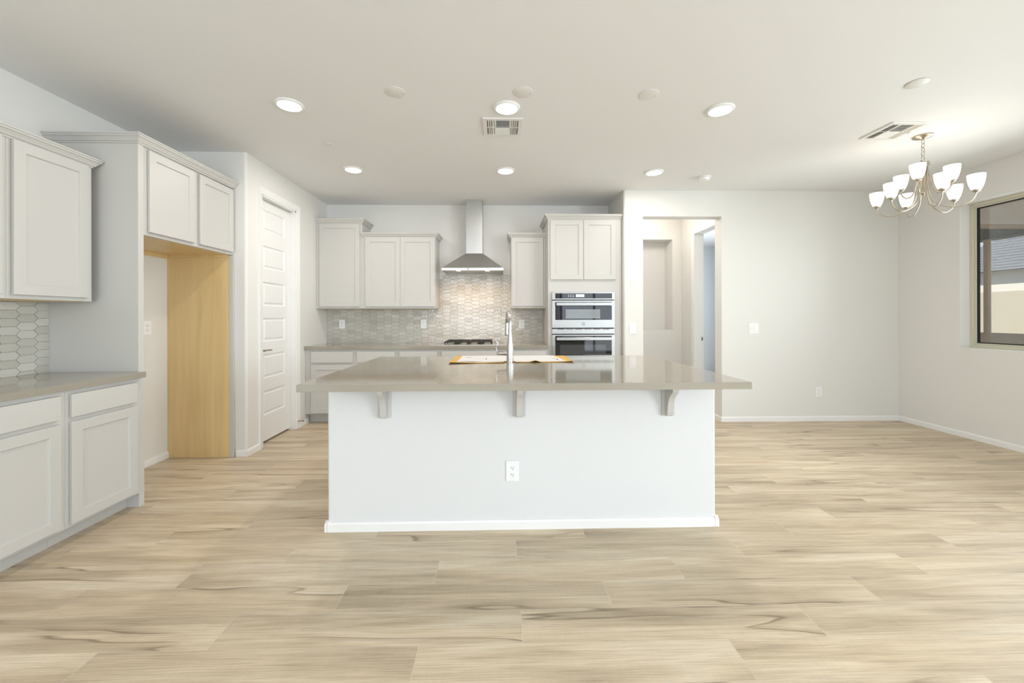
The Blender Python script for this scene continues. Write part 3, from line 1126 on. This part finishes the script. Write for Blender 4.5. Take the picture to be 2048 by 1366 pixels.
def backsplash(name, rects, to_world, label, a_org, z_org, seed):
    rng = random.Random(seed)
    bm = BM()
    lay = bm.faces.layers.float.new('rnd')
    Lh, tip, H, g = 0.122, 0.025, 0.0508, 0.0023
    pitch = Lh - tip
    amin, amax = min(r[0] for r in rects), max(r[1] for r in rects)
    zmin, zmax = min(r[2] for r in rects), max(r[3] for r in rects)
    # grout bed
    for r in rects:
        vsq = [bm.verts.new(to_world(a, z, d)) for d in (0, 0.0035) for a, z in ((r[0], r[2]), (r[1], r[2]), (r[1], r[3]), (r[0], r[3]))]
        for f in ((0, 1, 2, 3), (4, 5, 6, 7), (0, 1, 5, 4), (1, 2, 6, 5), (2, 3, 7, 6), (3, 0, 4, 7)):
            bm.faces.new([vsq[i] for i in f]).material_index = 1
    ci0 = int((amin - a_org) / pitch) - 2
    ci1 = int((amax - a_org) / pitch) + 2
    ri0 = int((zmin - z_org) / H) - 2
    ri1 = int((zmax - z_org) / H) + 2
    for ci in range(ci0, ci1):
        for ri in range(ri0, ri1):
            ca = a_org + ci * pitch
            cz = z_org + ri * H + (H / 2 if ci % 2 else 0)
            hl, hh, bl = Lh / 2 - g, H / 2 - g * 0.8, Lh / 2 - tip
            hexa = [(ca - hl, cz), (ca - bl, cz - hh), (ca + bl, cz - hh), (ca + hl, cz), (ca + bl, cz + hh), (ca - bl, cz + hh)]
            rv = min(1, max(0, rng.gauss(0.5, 0.2)))
            tx, tz = rng.uniform(-0.018, 0.018), rng.uniform(-0.025, 0.025)
            for r in rects:
                p = hexa
                for ax, val, less in ((0, r[0], False), (0, r[1], True), (1, r[2], False), (1, r[3], True)):
                    p = clip(p, ax, val, less)
                    if len(p) < 3:
                        break
                if len(p) < 3:
                    continue
                top = [bm.verts.new(to_world(a, z, 0.0075 + (a - ca) * tx + (z - cz) * tz)) for a, z in p]
                bot = [bm.verts.new(to_world(a, z, 0.0030)) for a, z in p]
                f = bm.faces.new(top); f[lay] = rv
                for i in range(len(p)):
                    j = (i + 1) % len(p)
                    try:
                        q = bm.faces.new((top[i], top[j], bot[j], bot[i])); q[lay] = rv
                    except ValueError:
                        pass
    o = link(name, bm, [M_TILE, M_GROUT])
    return tag(o, label, 'backsplash')


EPS = 0.0006
backsplash('tile_backsplash', [(-2.281, -0.800, 0.9122, 1.3565), (-0.800, 0.143, 0.9122, 1.8145), (0.143, 0.579, 0.9122, 1.3565)],
           lambda a, z, d: (a, YB - EPS - d, z), 'glossy taupe picket tile backsplash on the back wall behind the cooktop', -2.26, 0.93, 3)
backsplash('tile_backsplash', [(1.0, 2.724, 0.8965, 1.354)],
           lambda a, z, d: (XL + EPS + d, a, z), 'pale picket tile backsplash on the left wall under the wall cabinets', 2.70, 0.92, 5)

# ------------------------------------------------------------------ island
IX0, IX1, IY0, IY1 = -1.0085, 1.2905, 2.3875, 3.44
isl = thing('kitchen_island', 'white island base with a flat drywall front in the middle of the room', 'kitchen island', (0.14, 2.9, 0))
bm = BM(); box(bm, IX0, IX1, IY0, IY1, 0, 0.876)
link('body', bm, M_ISL, isl, bevel=0.012, seg=3)
bm = BM()
sweep(bm, [(IX0, IY1), (IX0, IY0), (IX1, IY0), (IX1, IY1)], BB, 0.0)
link('baseboard', bm, M_TRIM, isl)
for xx in (IX0, IX1):
    bm = BM()
    s = -1 if xx < 0 else 1
    cx_, cy_ = xx - s * 0.012, IY0 + 0.012
    pts = []
    for k in range(9):
        a = (PI if s < 0 else -PI / 2) + k * PI / 16
        pts.append((cx_ + 0.029 * math.cos(a), cy_ + 0.029 * math.sin(a)))
    pts.append((cx_, cy_))
    prism(bm, pts, 2, 0, 0.060)
    link('corner_block', bm, M_TRIM, isl, bevel=0.003)
bm = BM()
box(bm, -1.020, 1.298, 2.0457, 3.476, 0.878, 0.914)
tag(link('island_worktop', bm, M_QUARTZ, bevel=0.002), 'large polished taupe quartz slab on top of the white island', 'worktop')

CORB = [(0.015, 0.664), (0.024, 0.672), (0.030, 0.690), (0.034, 0.72), (0.042, 0.752), (0.056, 0.780), (0.078, 0.800), (0.096, 0.812), (0.104, 0.826),
        (0.104, 0.838), (0.150, 0.850), (0.195, 0.862), (0.205, 0.868), (0.205, 0.8775), (0.0, 0.8775), (0.0, 0.664)]


def corbel(xc, lab):
    r = thing('corbel', lab, 'corbel', (xc, IY0 - 0.0005, 0.664), 'island corbels')
    bm = BM(); box(bm, xc - 0.0375, xc + 0.0375, IY0 - 0.014, IY0 - 0.0005, 0.664, 0.8775)
    link('back_plate', bm, M_CAB, r, bevel=0.002)
    bm = BM()
    prism(bm, [(IY0 - 0.014 - d, z) for d, z in CORB], 0, xc - 0.018, xc + 0.018)
    link('scroll_bracket', bm, M_CAB, r, bevel=0.002)
    return r


c0 = corbel(-0.6745, 'leftmost grey corbel under the island worktop overhang')
dup(c0, (0.1145, IY0 - 0.0005, 0.664), 'middle grey corbel under the island worktop, above the island outlet')
dup(c0, (1.0, IY0 - 0.0005, 0.664), 'rightmost grey corbel under the island worktop overhang')


# ------------------------------------------------------------------ outlets and switches
def outlet(loc, rot, lab):
    """plate faces local -y"""
    r = thing('wall_outlet', lab, 'outlet', (0, 0, 0), 'duplex outlets')
    bm = BM(); rrect(bm, -0.038, 0.038, -0.060, 0.060, -0.006, 0, 0.004)
    link('cover_plate', bm, M_PLATE, r, bevel=0.0015)
    for s in (-1, 1):
        bm = BM()
        pts = []
        for k in range(24):
            a = 2 * PI * k / 24
            pts.append((0.0165 * math.cos(a), max(-0.0135, min(0.0135, 0.0165 * math.sin(a))) + s * 0.0195))
        prism(bm, pts, 1, -0.0085, -0.006)
        sk = link('socket', bm, M_PLATE, r)
        bm = BM()
        zc = s * 0.0195
        box(bm, -0.0075, -0.0052, -0.0090, -0.0084, zc - 0.002, zc + 0.007)
        box(bm, 0.0052, 0.0075, -0.0090, -0.0084, zc - 0.001, zc + 0.006)
        lathe(bm, [(0, 0), (0.0026, 0), (0.0026, 0.0006), (0, 0.0006)], Matrix.Translation((0, -0.0084, zc - 0.0075)) @ Matrix.Rotation(PI / 2, 4, 'X'), 10)
        link('slots', bm, M_SLOT, sk)
    bm = BM(); lathe(bm, [(0, 0), (0.003, 0), (0.002, 0.001), (0, 0.001)], Matrix.Translation((0, -0.006, 0)) @ Matrix.Rotation(PI / 2, 4, 'X'), 10)
    link('screw', bm, M_PLATE, r)
    r.location = loc
    r.rotation_euler = (0, 0, rot)
    return r


o0 = outlet((0.074, IY0 - 0.0008, 0.342), 0, 'white duplex outlet on the island front, below the middle corbel')
TB = YB - 0.0105
dup(o0, (-2.085, TB, 1.158), 'white duplex outlet on the backsplash in the pantry corner')
dup(o0, (-1.012, TB, 1.156), 'white duplex outlet on the backsplash left of the cooktop')
dup(o0, (0.294, TB, 1.154), 'white duplex outlet on the backsplash right of the faucet')
dup(o0, (3.801, YR - 0.0008, 0.347), 'white duplex outlet low on the dining wall by the right corner')
q = dup(o0, (XL + 0.0008, 3.469, 1.166), 'white duplex outlet on the wall inside the refrigerator space')
q.rotation_euler = (0, 0, PI / 2)


def switch(x, z, n, lab):
    r = thing('light_switch', lab, 'light switch', (x, YR - 0.0008, z))
    w = 0.038 if n == 1 else 0.060
    y = YR - 0.0008
    bm = BM(); rrect(bm, x - w, x + w, z - 0.063, z + 0.063, y - 0.006, y, 0.004)
    link('cover_plate', bm, M_PLATE, r, bevel=0.0015)
    for k in range(n):
        xc = x + (k - (n - 1) / 2) * 0.046
        bm = BM(); box(bm, xc - 0.0185, xc + 0.0185, y - 0.0068, y - 0.006, z - 0.035, z + 0.035)
        link('rocker_frame', bm, M_VENT, r)
        bm = BM()
        prism(bm, [(y - 0.0068, z - 0.033), (y - 0.0068, z + 0.033), (y - 0.0085, z + 0.033), (y - 0.0115, z - 0.033)], 0, xc - 0.0165, xc + 0.0165)
        link('rocker', bm, M_PLATE, r)
    return r


switch(1.5675, 1.110, 1, 'single white rocker switch between oven cabinet and hall opening')
switch(3.018, 1.105, 2, 'double white rocker switch right of the hall opening')

# ------------------------------------------------------------------ faucet, board and paper on the island
fx, fy, fz = 0.075, 2.986, 0.9142
fc = thing('kitchen_faucet', 'brushed nickel pull-down faucet standing on the island worktop', 'faucet', (fx, fy, fz))
bm = BM()
lathe(bm, [(0, 0), (0.029, 0), (0.029, 0.004), (0.0265, 0.007), (0.0262, 0.05), (0.0255, 0.09), (0.022, 0.13), (0.0175, 0.165), (0.0145, 0.20), (0.0128, 0.225), (0, 0.225)],
      Matrix.Translation((fx, fy, fz)), 32)
link('body', bm, M_CHROME, fc, smooth=True)
bm = BM()
sd = Vector((-0.10, 1.0, 0)).normalized()
b0 = Vector((fx, fy, 0))
R = 0.092
pts = [b0 + Vector((0, 0, fz + 0.223)), b0 + Vector((0, 0, fz + 0.25)), b0 + Vector((0, 0, 1.195))]
for k in range(1, 13):
    a = PI * 0.97 * k / 12
    pts.append(b0 + sd * (R - R * math.cos(a)) + Vector((0, 0, 1.195 + R * math.sin(a))))
tube(bm, pts, 0.0122, 16)
link('spout', bm, M_CHROME, fc, smooth=True)
e = pts[-1]
bm = BM()
lathe(bm, [(0, 0.0), (0.0125, 0.0), (0.0130, -0.02), (0.0165, -0.075), (0.0180, -0.095), (0.0165, -0.099), (0, -0.099)], Matrix.Translation(e), 24)
link('spray_head', bm, M_CHROME, fc, smooth=True)
bm = BM()
hz = 0.983
lathe(bm, [(0, 0.0), (0.0165, 0.0), (0.0165, 0.058), (0.0172, 0.059), (0.0172, 0.062), (0.0165, 0.063), (0.0165, 0.078), (0.013, 0.086), (0, 0.088)],
      Matrix.Translation((fx - 0.012, fy, hz)) @ Matrix.Rotation(-PI / 2, 4, 'Y'), 24)
hb = link('handle_hub', bm, M_CHROME, fc, smooth=True)
bm = BM()
lp = smooth_pts([(fx - 0.085, fy, hz - 0.008), (fx - 0.092, fy - 0.002, hz + 0.006), (fx - 0.100, fy - 0.003, hz + 0.035), (fx - 0.098, fy - 0.004, hz + 0.065), (fx - 0.104, fy - 0.005, hz + 0.092)], 6)
tube(bm, lp, [0.0042 - 0.0010 * math.sin(PI * i / (len(lp) - 1)) + (0.0022 if i > len(lp) - 6 else 0) for i in range(len(lp))], 10)
link('lever', bm, M_CHROME, hb, smooth=True)

# orange kraft board over the sink, with a notch around the faucet
bm = BM()
nx, ny = 60, 14
bx0, bx1 = -0.372, 0.552


def board_front(x):
    y = 2.925 + 0.06 * (x - bx0) / (bx1 - bx0)
    d = abs(x - fx)
    return max(y, 3.022 - max(0.0, d - 0.034) * 9.0)


def board_z(x, y):
    z = 0.9155
    t = max(0.0, 1 - (y - 2.93) / 0.16)
    z += 0.016 * t * max(0, math.exp(-((x - 0.262) / 0.028) ** 2))
    z += 0.015 * t * max(0.0, (x - 0.40) / 0.15) ** 2
    z += 0.007 * t * max(0.0, (-0.15 - x) / 0.2)
    z += 0.0025 * max(0.0, math.sin(x * 9 + 1)) * t
    return z


grid = []
for i in range(nx + 1):
    x = bx0 + (bx1 - bx0) * i / nx
    yf_ = board_front(x)
    yb_ = 3.468 - 0.02 * (i / nx)
    grid.append([bm.verts.new((x, yf_ + (yb_ - yf_) * j / ny, board_z(x, yf_ + (yb_ - yf_) * j / ny))) for j in range(ny + 1)])
for i in range(nx):
    for j in range(ny):
        bm.faces.new((grid[i][j], grid[i + 1][j], grid[i + 1][j + 1], grid[i][j + 1]))
o = link('kraft_board', bm, M_CARD, recalc=False)
md = o.modifiers.new('thickness', 'SOLIDIFY'); md.thickness = 0.0028; md.offset = 1.0
tag(o, 'orange-brown kraft board lying over the island sink behind the faucet', 'cardboard')

bm = BM()
px0, px1 = -0.318, 0.505
grid = []
for i in range(nx + 1):
    u = i / nx
    row = []
    for j in range(ny + 1):
        v = j / ny
        xa = px0 + (px1 - px0 - 0.05 * v) * u
        yf_ = max(board_front(xa) + 0.022, 2.965)
        y = yf_ + (3.455 - yf_) * v
        row.append(bm.verts.new((xa, y, board_z(xa, y) + 0.0038)))
    grid.append(row)
for i in range(nx):
    for j in range(ny):
        bm.faces.new((grid[i][j], grid[i + 1][j], grid[i + 1][j + 1], grid[i][j + 1]))
o = link('paper_sheet', bm, M_PAPER, recalc=False)
md = o.modifiers.new('thickness', 'SOLIDIFY'); md.thickness = 0.0006; md.offset = 1.0
tag(o, 'white printed paper sheet lying on the orange kraft board', 'paper')


def mark(pts, w):
    bm = BM()
    zz = 0.0050
    for a, b in zip(pts, pts[1:]):
        a, b = Vector(a), Vector(b)
        d = (b - a).normalized(); n_ = Vector((-d.y, d.x)) * w / 2
        vs_ = [bm.verts.new((p.x, p.y, board_z(p.x, p.y) + zz)) for p in (a - n_, b - n_, b + n_, a + n_)]
        bm.faces.new(vs_)
    link('printed_mark', bm, M_INK, o)


mark([(-0.285, 3.010), (-0.22, 3.02), (-0.17, 2.995)], 0.014)
mark([(-0.245, 2.985), (-0.13, 3.0)], 0.008)
mark([(-0.108, 2.97), (-0.108, 2.985)], 0.004)
mark([(-0.106, 3.13), (-0.106, 3.26)], 0.004)
mark([(0.425, 3.22), (0.452, 3.16), (0.445, 3.10)], 0.009)
mark([(-0.27, 3.30), (-0.235, 3.31)], 0.02)


# ------------------------------------------------------------------ ceiling fixtures
WARM = (1.0, 0.94, 0.88)
P_DOWN = 8.0


def downlight(loc, lab):
    r = thing('recessed_light', lab, 'ceiling light', (loc[0], loc[1], ZC), 'recessed ceiling lights')
    T = Matrix.Translation((loc[0], loc[1], ZC))
    bm = BM()
    lathe(bm, [(0.074, -0.009), (0.078, -0.014), (0.086, -0.013), (0.095, -0.004), (0.095, -0.0005), (0.074, -0.0005)], T, 48)
    link('trim_ring', bm, M_PLATE, r, smooth=True)
    bm = BM()
    lathe(bm, [(0.0745, -0.006), (0.06, -0.0115), (0.0, -0.013)], T, 48)
    link('lens', bm, M_LENS, r, smooth=True)
    lamp('downlight_lamp', 'AREA', (loc[0], loc[1], ZC - 0.02), P_DOWN, WARM, (0, 0, 0), r, shape='DISK', size=0.14)
    return r


DL = [(-1.468, 2.862, 'front left'), (0.054, 2.872, 'front middle'), (1.593, 2.872, 'front right'),
      (-1.472, 4.105, 'rear left'), (0.063, 4.112, 'rear middle'), (1.597, 4.130, 'rear right')]
d0 = None
for x, y, w in DL:
    lab = {'front left': 'lit recessed ceiling light nearest the left cabinets, in the front row',
           'front middle': 'lit recessed ceiling light directly in front of the square ceiling vent',
           'front right': 'lit recessed ceiling light at the right end of the front row',
           'rear left': 'lit recessed ceiling light near the pantry wall, in the rear row',
           'rear middle': 'lit recessed ceiling light in the rear row, above the faucet',
           'rear right': 'lit recessed ceiling light in the rear row, beside the smoke detector'}[w]
    if d0 is None:
        d0 = downlight((x, y), lab)
    else:
        dup(d0, (x, y, ZC), lab)


def blank(x, y, r_, lab, name='ceiling_cover_plate', first=None):
    o = thing(name, lab, 'cover plate', (x, y, ZC), 'round ceiling cover plates')
    T = Matrix.Translation((x, y, ZC))
    bm = BM(); lathe(bm, [(0, -0.0035), (r_ * 0.95, -0.0035), (r_, -0.0022), (r_, -0.0004)], T, 40)
    link('disc', bm, M_VENT, o, smooth=True)
    for s in (-1, 1):
        bm = BM(); lathe(bm, [(0, -0.0048), (0.003, -0.0044), (0.003, -0.0035)], T @ Matrix.Translation((s * r_ * 0.68, s * 0.01, 0)), 10)
        link('screw', bm, M_LOGO, o)
    return o


b0_ = blank(-0.689, 2.691, 0.068, 'leftmost round blank cover plate on the ceiling')
dup(b0_, (0.159, 2.677, ZC), 'round blank cover plate on the ceiling above the middle front light')
dup(b0_, (1.006, 2.688, ZC), 'rightmost round blank cover plate in the row over the island')


def sprinkler(x, y, r_, lab):
    bm = BM(); lathe(bm, [(0, -0.007), (r_ * 0.95, -0.007), (r_, -0.005), (r_, -0.003), (r_ * 0.8, -0.003), (r_ * 0.8, -0.0004)], Matrix.Translation((x, y, ZC)), 36)
    tag(link('sprinkler_cover', bm, M_VENT, smooth=True), lab, 'sprinkler cover', 'sprinkler covers')


sprinkler(-1.465, 3.511, 0.042, 'small round sprinkler cover on the ceiling at the left, between two lights')
sprinkler(2.675, 2.521, 0.058, 'round sprinkler cover on the ceiling in front of the chandelier')

sm = thing('smoke_detector', 'white round smoke detector on the ceiling near the hall opening', 'smoke detector', (2.191, 4.271, ZC))
T = Matrix.Translation((2.191, 4.271, ZC))
bm = BM(); lathe(bm, [(0, -0.012), (0.062, -0.012), (0.068, -0.008), (0.068, -0.0004)], T, 40)
link('base', bm, M_PLATE, sm, smooth=True)
bm = BM(); lathe(bm, [(0, -0.044), (0.036, -0.043), (0.050, -0.036), (0.056, -0.024), (0.056, -0.014), (0.050, -0.012)], T, 40)
link('cover', bm, M_PLATE, sm, smooth=True)


def vent(x0, x1, y0, y1, lab):
    """square register: two rows, side banks throwing sideways, centre bank throwing fore and aft"""
    r = thing('ceiling_vent', lab, 'vent', ((x0 + x1) / 2, (y0 + y1) / 2, ZC), 'square ceiling vents')
    w, d = x1 - x0, y1 - y0
    f = 0.032
    zt, zb = ZC - 0.0005, ZC - 0.010
    bm = BM()
    box(bm, x0, x1, y0, y0 + f, zb, zt); box(bm, x0, x1, y1 - f, y1, zb, zt)
    box(bm, x0, x0 + f, y0 + f, y1 - f, zb, zt); box(bm, x1 - f, x1, y0 + f, y1 - f, zb, zt)
    ym = (y0 + y1) / 2
    box(bm, x0 + f, x1 - f, ym - 0.004, ym + 0.004, zb, zt)
    xa, xb = x0 + w * 0.33, x0 + w * 0.67
    box(bm, xa - 0.012, xa, y0 + f, y1 - f, zb, zt); box(bm, xb, xb + 0.012, y0 + f, y1 - f, zb, zt)
    link('frame', bm, M_VENT, r, bevel=0.0015)
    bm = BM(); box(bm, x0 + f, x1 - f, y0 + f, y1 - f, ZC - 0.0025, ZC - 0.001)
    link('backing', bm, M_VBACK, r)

    def slat(p, q, tilt_axis, s):
        bm = BM()
        if tilt_axis == 'x':      # runs along y, leans in x
            prism(bm, [(p[0], zb - 0.004), (p[0] + 0.0015, zb - 0.004), (p[0] + s * 0.011 + 0.0015, zt - 0.003), (p[0] + s * 0.011, zt - 0.003)], 1, p[1], q[1])
        else:
            prism(bm, [(p[1], zb - 0.002), (p[1] + 0.0015, zb - 0.002), (p[1] + s * 0.008 + 0.0015, zt - 0.003), (p[1] + s * 0.008, zt - 0.003)], 0, p[0], q[0])
        link('slat', bm, M_VENT, r)
    for row in ((y0 + f, ym - 0.004), (ym + 0.004, y1 - f)):
        for k in range(3):
            xx = x0 + f + 0.008 + (xa - 0.012 - x0 - f - 0.008) * k / 3
            slat((xx, row[0]), (xx, row[1]), 'x', 1)
            xx = x1 - f - 0.010 - (x1 - f - 0.008 - xb - 0.012) * k / 3
            slat((xx, row[0]), (xx, row[1]), 'x', -1)
        s = 1 if row[0] < ym - 0.05 else -1
        for k in range(7):
            yy = row[0] + 0.006 + (row[1] - row[0] - 0.012) * k / 6
            slat((xa, yy), (xb, yy), 'y', s)
    bm = BM(); box(bm, x1 - f * 0.7, x1 - f * 0.45, ym - 0.006, ym + 0.02, zb - 0.006, zb)
    link('damper_lever', bm, M_VENT, r, bevel=0.001)
    return r


v0 = vent(-0.124, 0.178, 3.018, 3.315, 'square white ceiling vent behind the middle front light')
q = dup(v0, (3.175, 3.175, ZC), 'square white ceiling vent beside the chandelier')

# ------------------------------------------------------------------ chandelier
cx0, cy0 = 3.513, 3.265
ch = thing('chandelier', 'nine-light brushed nickel chandelier with frosted glass shades over the dining area', 'chandelier', (cx0, cy0, ZC))
T = Matrix.Translation((cx0, cy0, ZC))
bm = BM()
lathe(bm, [(0.0, -0.030), (0.012, -0.030), (0.020, -0.024), (0.050, -0.017), (0.066, -0.009), (0.066, -0.0006), (0, -0.0006)], T, 40)
link('ceiling_canopy', bm, M_NICKEL, ch, smooth=True)
bm = BM()
z = ZC - 0.026
for k in range(5):
    hl = 0.021 if k % 2 == 0 else 0.019
    zc_ = z - hl
    a = 0 if k % 2 == 0 else PI / 2
    ring = []
    for t in range(20):
        q_ = 2 * PI * t / 20
        w_ = 0.0115 * math.cos(q_)
        ring.append((cx0 + w_ * math.cos(a), cy0 + w_ * math.sin(a), zc_ + hl * math.sin(q_)))
    tube(bm, ring, 0.0026, 8, True)
    z -= 2 * hl - 0.0065
link('chain', bm, M_NICKEL, ch, smooth=True)
bm = BM()
zl = z - 0.002
tube(bm, [(cx0 + 0.019 * math.cos(2 * PI * k / 24), cy0, zl - 0.016 + 0.019 * math.sin(2 * PI * k / 24)) for k in range(24)], 0.003, 8, True)
lathe(bm, [(0, 2.515), (0.012, 2.515), (0.026, 2.505), (0.028, 2.495), (0.020, 2.480), (0.009, 2.47), (0.009, 2.30), (0.016, 2.29), (0.018, 2.27), (0.010, 2.255), (0, 2.25)],
      Matrix.Translation((cx0, cy0, 0)), 24)
link('stem', bm, M_NICKEL, ch, smooth=True)
SH = [(0.018, 0.012), (0.029, 0.028), (0.039, 0.054), (0.046, 0.084), (0.050, 0.112), (0.0515, 0.140), (0.0495, 0.140), (0.048, 0.112), (0.044, 0.084), (0.037, 0.055), (0.027, 0.031), (0.018, 0.016)]


def arm_light(r_, ang, zc, drop, top):
    a = math.radians(ang)
    ux, uy = math.cos(a), math.sin(a)
    def P_(rad, z_): return (cx0 + ux * rad, cy0 + uy * rad, z_)
    bm = BM()
    pts = smooth_pts([P_(0.036, top - 0.012), P_(0.036, top + 0.004), P_(0.029, top - 0.002), P_(0.026, top - 0.06), P_(0.030, zc + 0.12), P_(0.06, zc - drop * 0.10), P_(r_ * 0.5, zc - drop * 0.86),
                      P_(r_ * 0.74, zc - drop * 0.96), P_(r_ * 0.94, zc - drop * 0.52), P_(r_, zc)], 7)
    tube(bm, pts, 0.0048, 10)
    arm = link('arm', bm, M_NICKEL, ch, smooth=True)
    T_ = Matrix.Translation(P_(r_, zc))
    bm = BM(); lathe(bm, [(0, -0.004), (0.007, -0.004), (0.009, 0.004), (0.023, 0.012), (0.026, 0.024), (0.018, 0.026), (0, 0.026)], T_, 24)
    link('cup', bm, M_NICKEL, arm, smooth=True)
    bm = BM(); lathe(bm, SH, T_, 32)
    link('lamp_shade', bm, M_SHADE, arm, smooth=True)
    lamp('chandelier_bulb', 'POINT', P_(r_, zc + 0.100), 0.13, (1.0, 0.92, 0.82), parent=ch, shadow_soft_size=0.025)


for k in range(6):
    arm_light(0.29, 4 + 60 * k, 2.20, 0.085, 2.505)
for k in range(3):
    arm_light(0.175, 93 + 120 * k, 2.33, 0.070, 2.525)

# ------------------------------------------------------------------ window in the right wall
w1 = struct(thing('window_1', 'almond framed window in the right wall', 'window', (XR + 0.12, (WY0 + WY1) / 2, WZ0)))
bm = BM()
f = 0.030


def frame(bm, y0, y1, z0, z1, f, xa, xb):
    box(bm, xa, xb, y0, y0 + f, z0, z1); box(bm, xa, xb, y1 - f, y1, z0, z1)
    box(bm, xa, xb, y0 + f, y1 - f, z0, z0 + f); box(bm, xa, xb, y0 + f, y1 - f, z1 - f, z1)


frame(bm, WY0, WY1, WZ0, WZ1, 0.030, XR + 0.105, XR + 0.165)
frame(bm, WY0 + 0.03, WY1 - 0.03, WZ0 + 0.03, WZ1 - 0.03, 0.016, XR + 0.122, XR + 0.160)
link('frame', bm, M_ALMOND, w1, bevel=0.002)
bm = BM()
frame(bm, WY0 + 0.046, WY1 - 0.046, WZ0 + 0.046, WZ1 - 0.046, 0.010, XR + 0.128, XR + 0.150)
link('gasket', bm, M_DARK, w1)
bm = BM(); box(bm, XR + 0.137, XR + 0.141, WY0 + 0.05, WY1 - 0.05, WZ0 + 0.05, WZ1 - 0.05)
link('pane', bm, M_GLASS, w1)

# ------------------------------------------------------------------ outside, seen through the window
bm = BM(); box(bm, 5.0, 40, -20, 45, -0.22, -0.12)
struct(link('outside_ground', bm, M_GROUND))
bm = BM(); box(bm, 4.96, 14.6, 6.0, 6.35, 2.70, 3.25)
struct(link('outside_patio_beam', bm, M_STUCCO))
bm = BM(); box(bm, 4.96, 14.6, 5.97, 6.30, 2.645, 2.698)
struct(link('outside_trim', bm, plain('fascia', (0.52, 0.39, 0.28), 0.8, var=0.05)))
bm = BM(); box(bm, 9.0, 9.3, 6.36, 14, 2.66, 3.25)
box(bm, 4.96, 9.3, 6.36, 14, 3.25, 3.4)
struct(link('outside_patio_roof', bm, plain('dark_fascia', (0.10, 0.095, 0.085), 0.8, var=0.1)))
bm = BM(); box(bm, 9.0, 9.07, 7.235, 7.30, 0.93, 2.655)
struct(link('outside_column', bm, M_STUCCO))
bm = BM(); box(bm, 9.0, 9.2, 6.4, 14, -0.12, 0.93)
struct(link('outside_half_wall', bm, M_STUCCO))
bm = BM(); box(bm, 14.0, 14.2, 2, 30, -0.12, 1.92)
struct(link('outside_block_wall', bm, M_BLOCK))
nb = thing('outside_house', 'white stucco house with a tiled hip roof beyond the block wall, seen through the window', 'house', (25, 20, -0.12))
bm = BM(); box(bm, 22, 32, 10, 19.8, -0.12, 3.2)
box(bm, 20.5, 26, 19.8, 30, -0.12, 3.0)
link('walls', bm, M_STUCCO_W, nb)
bm = BM()


def hip(bm, x0, x1, y0, y1, z0, z1, e=0.5):
    lo = [bm.verts.new(p) for p in ((x0 - e, y0 - e, z0), (x1 + e, y0 - e, z0), (x1 + e, y1 + e, z0), (x0 - e, y1 + e, z0))]
    xm = (x0 + x1) / 2
    w_ = (x1 - x0) / 2
    r0, r1 = bm.verts.new((xm, y0 + w_ * 0.8, z1)), bm.verts.new((xm, y1 - w_ * 0.8, z1))
    bm.faces.new((lo[0], lo[1], r0)); bm.faces.new((lo[1], lo[2], r1, r0)); bm.faces.new((lo[2], lo[3], r1)); bm.faces.new((lo[3], lo[0], r0, r1))
    bm.faces.new(lo[::-1])


hip(bm, 22, 32, 10, 19.8, 3.2, 7.6)
hip(bm, 20.5, 26, 19.8, 30, 3.0, 4.8)
link('roof', bm, M_ROOF, nb)

# unseen point light without a fixture, added to brighten the hall
lamp('hall_fill', 'POINT', (2.1, 5.45, ZC - 0.12), 12.5, (1.0, 0.93, 0.84), shadow_soft_size=0.08)
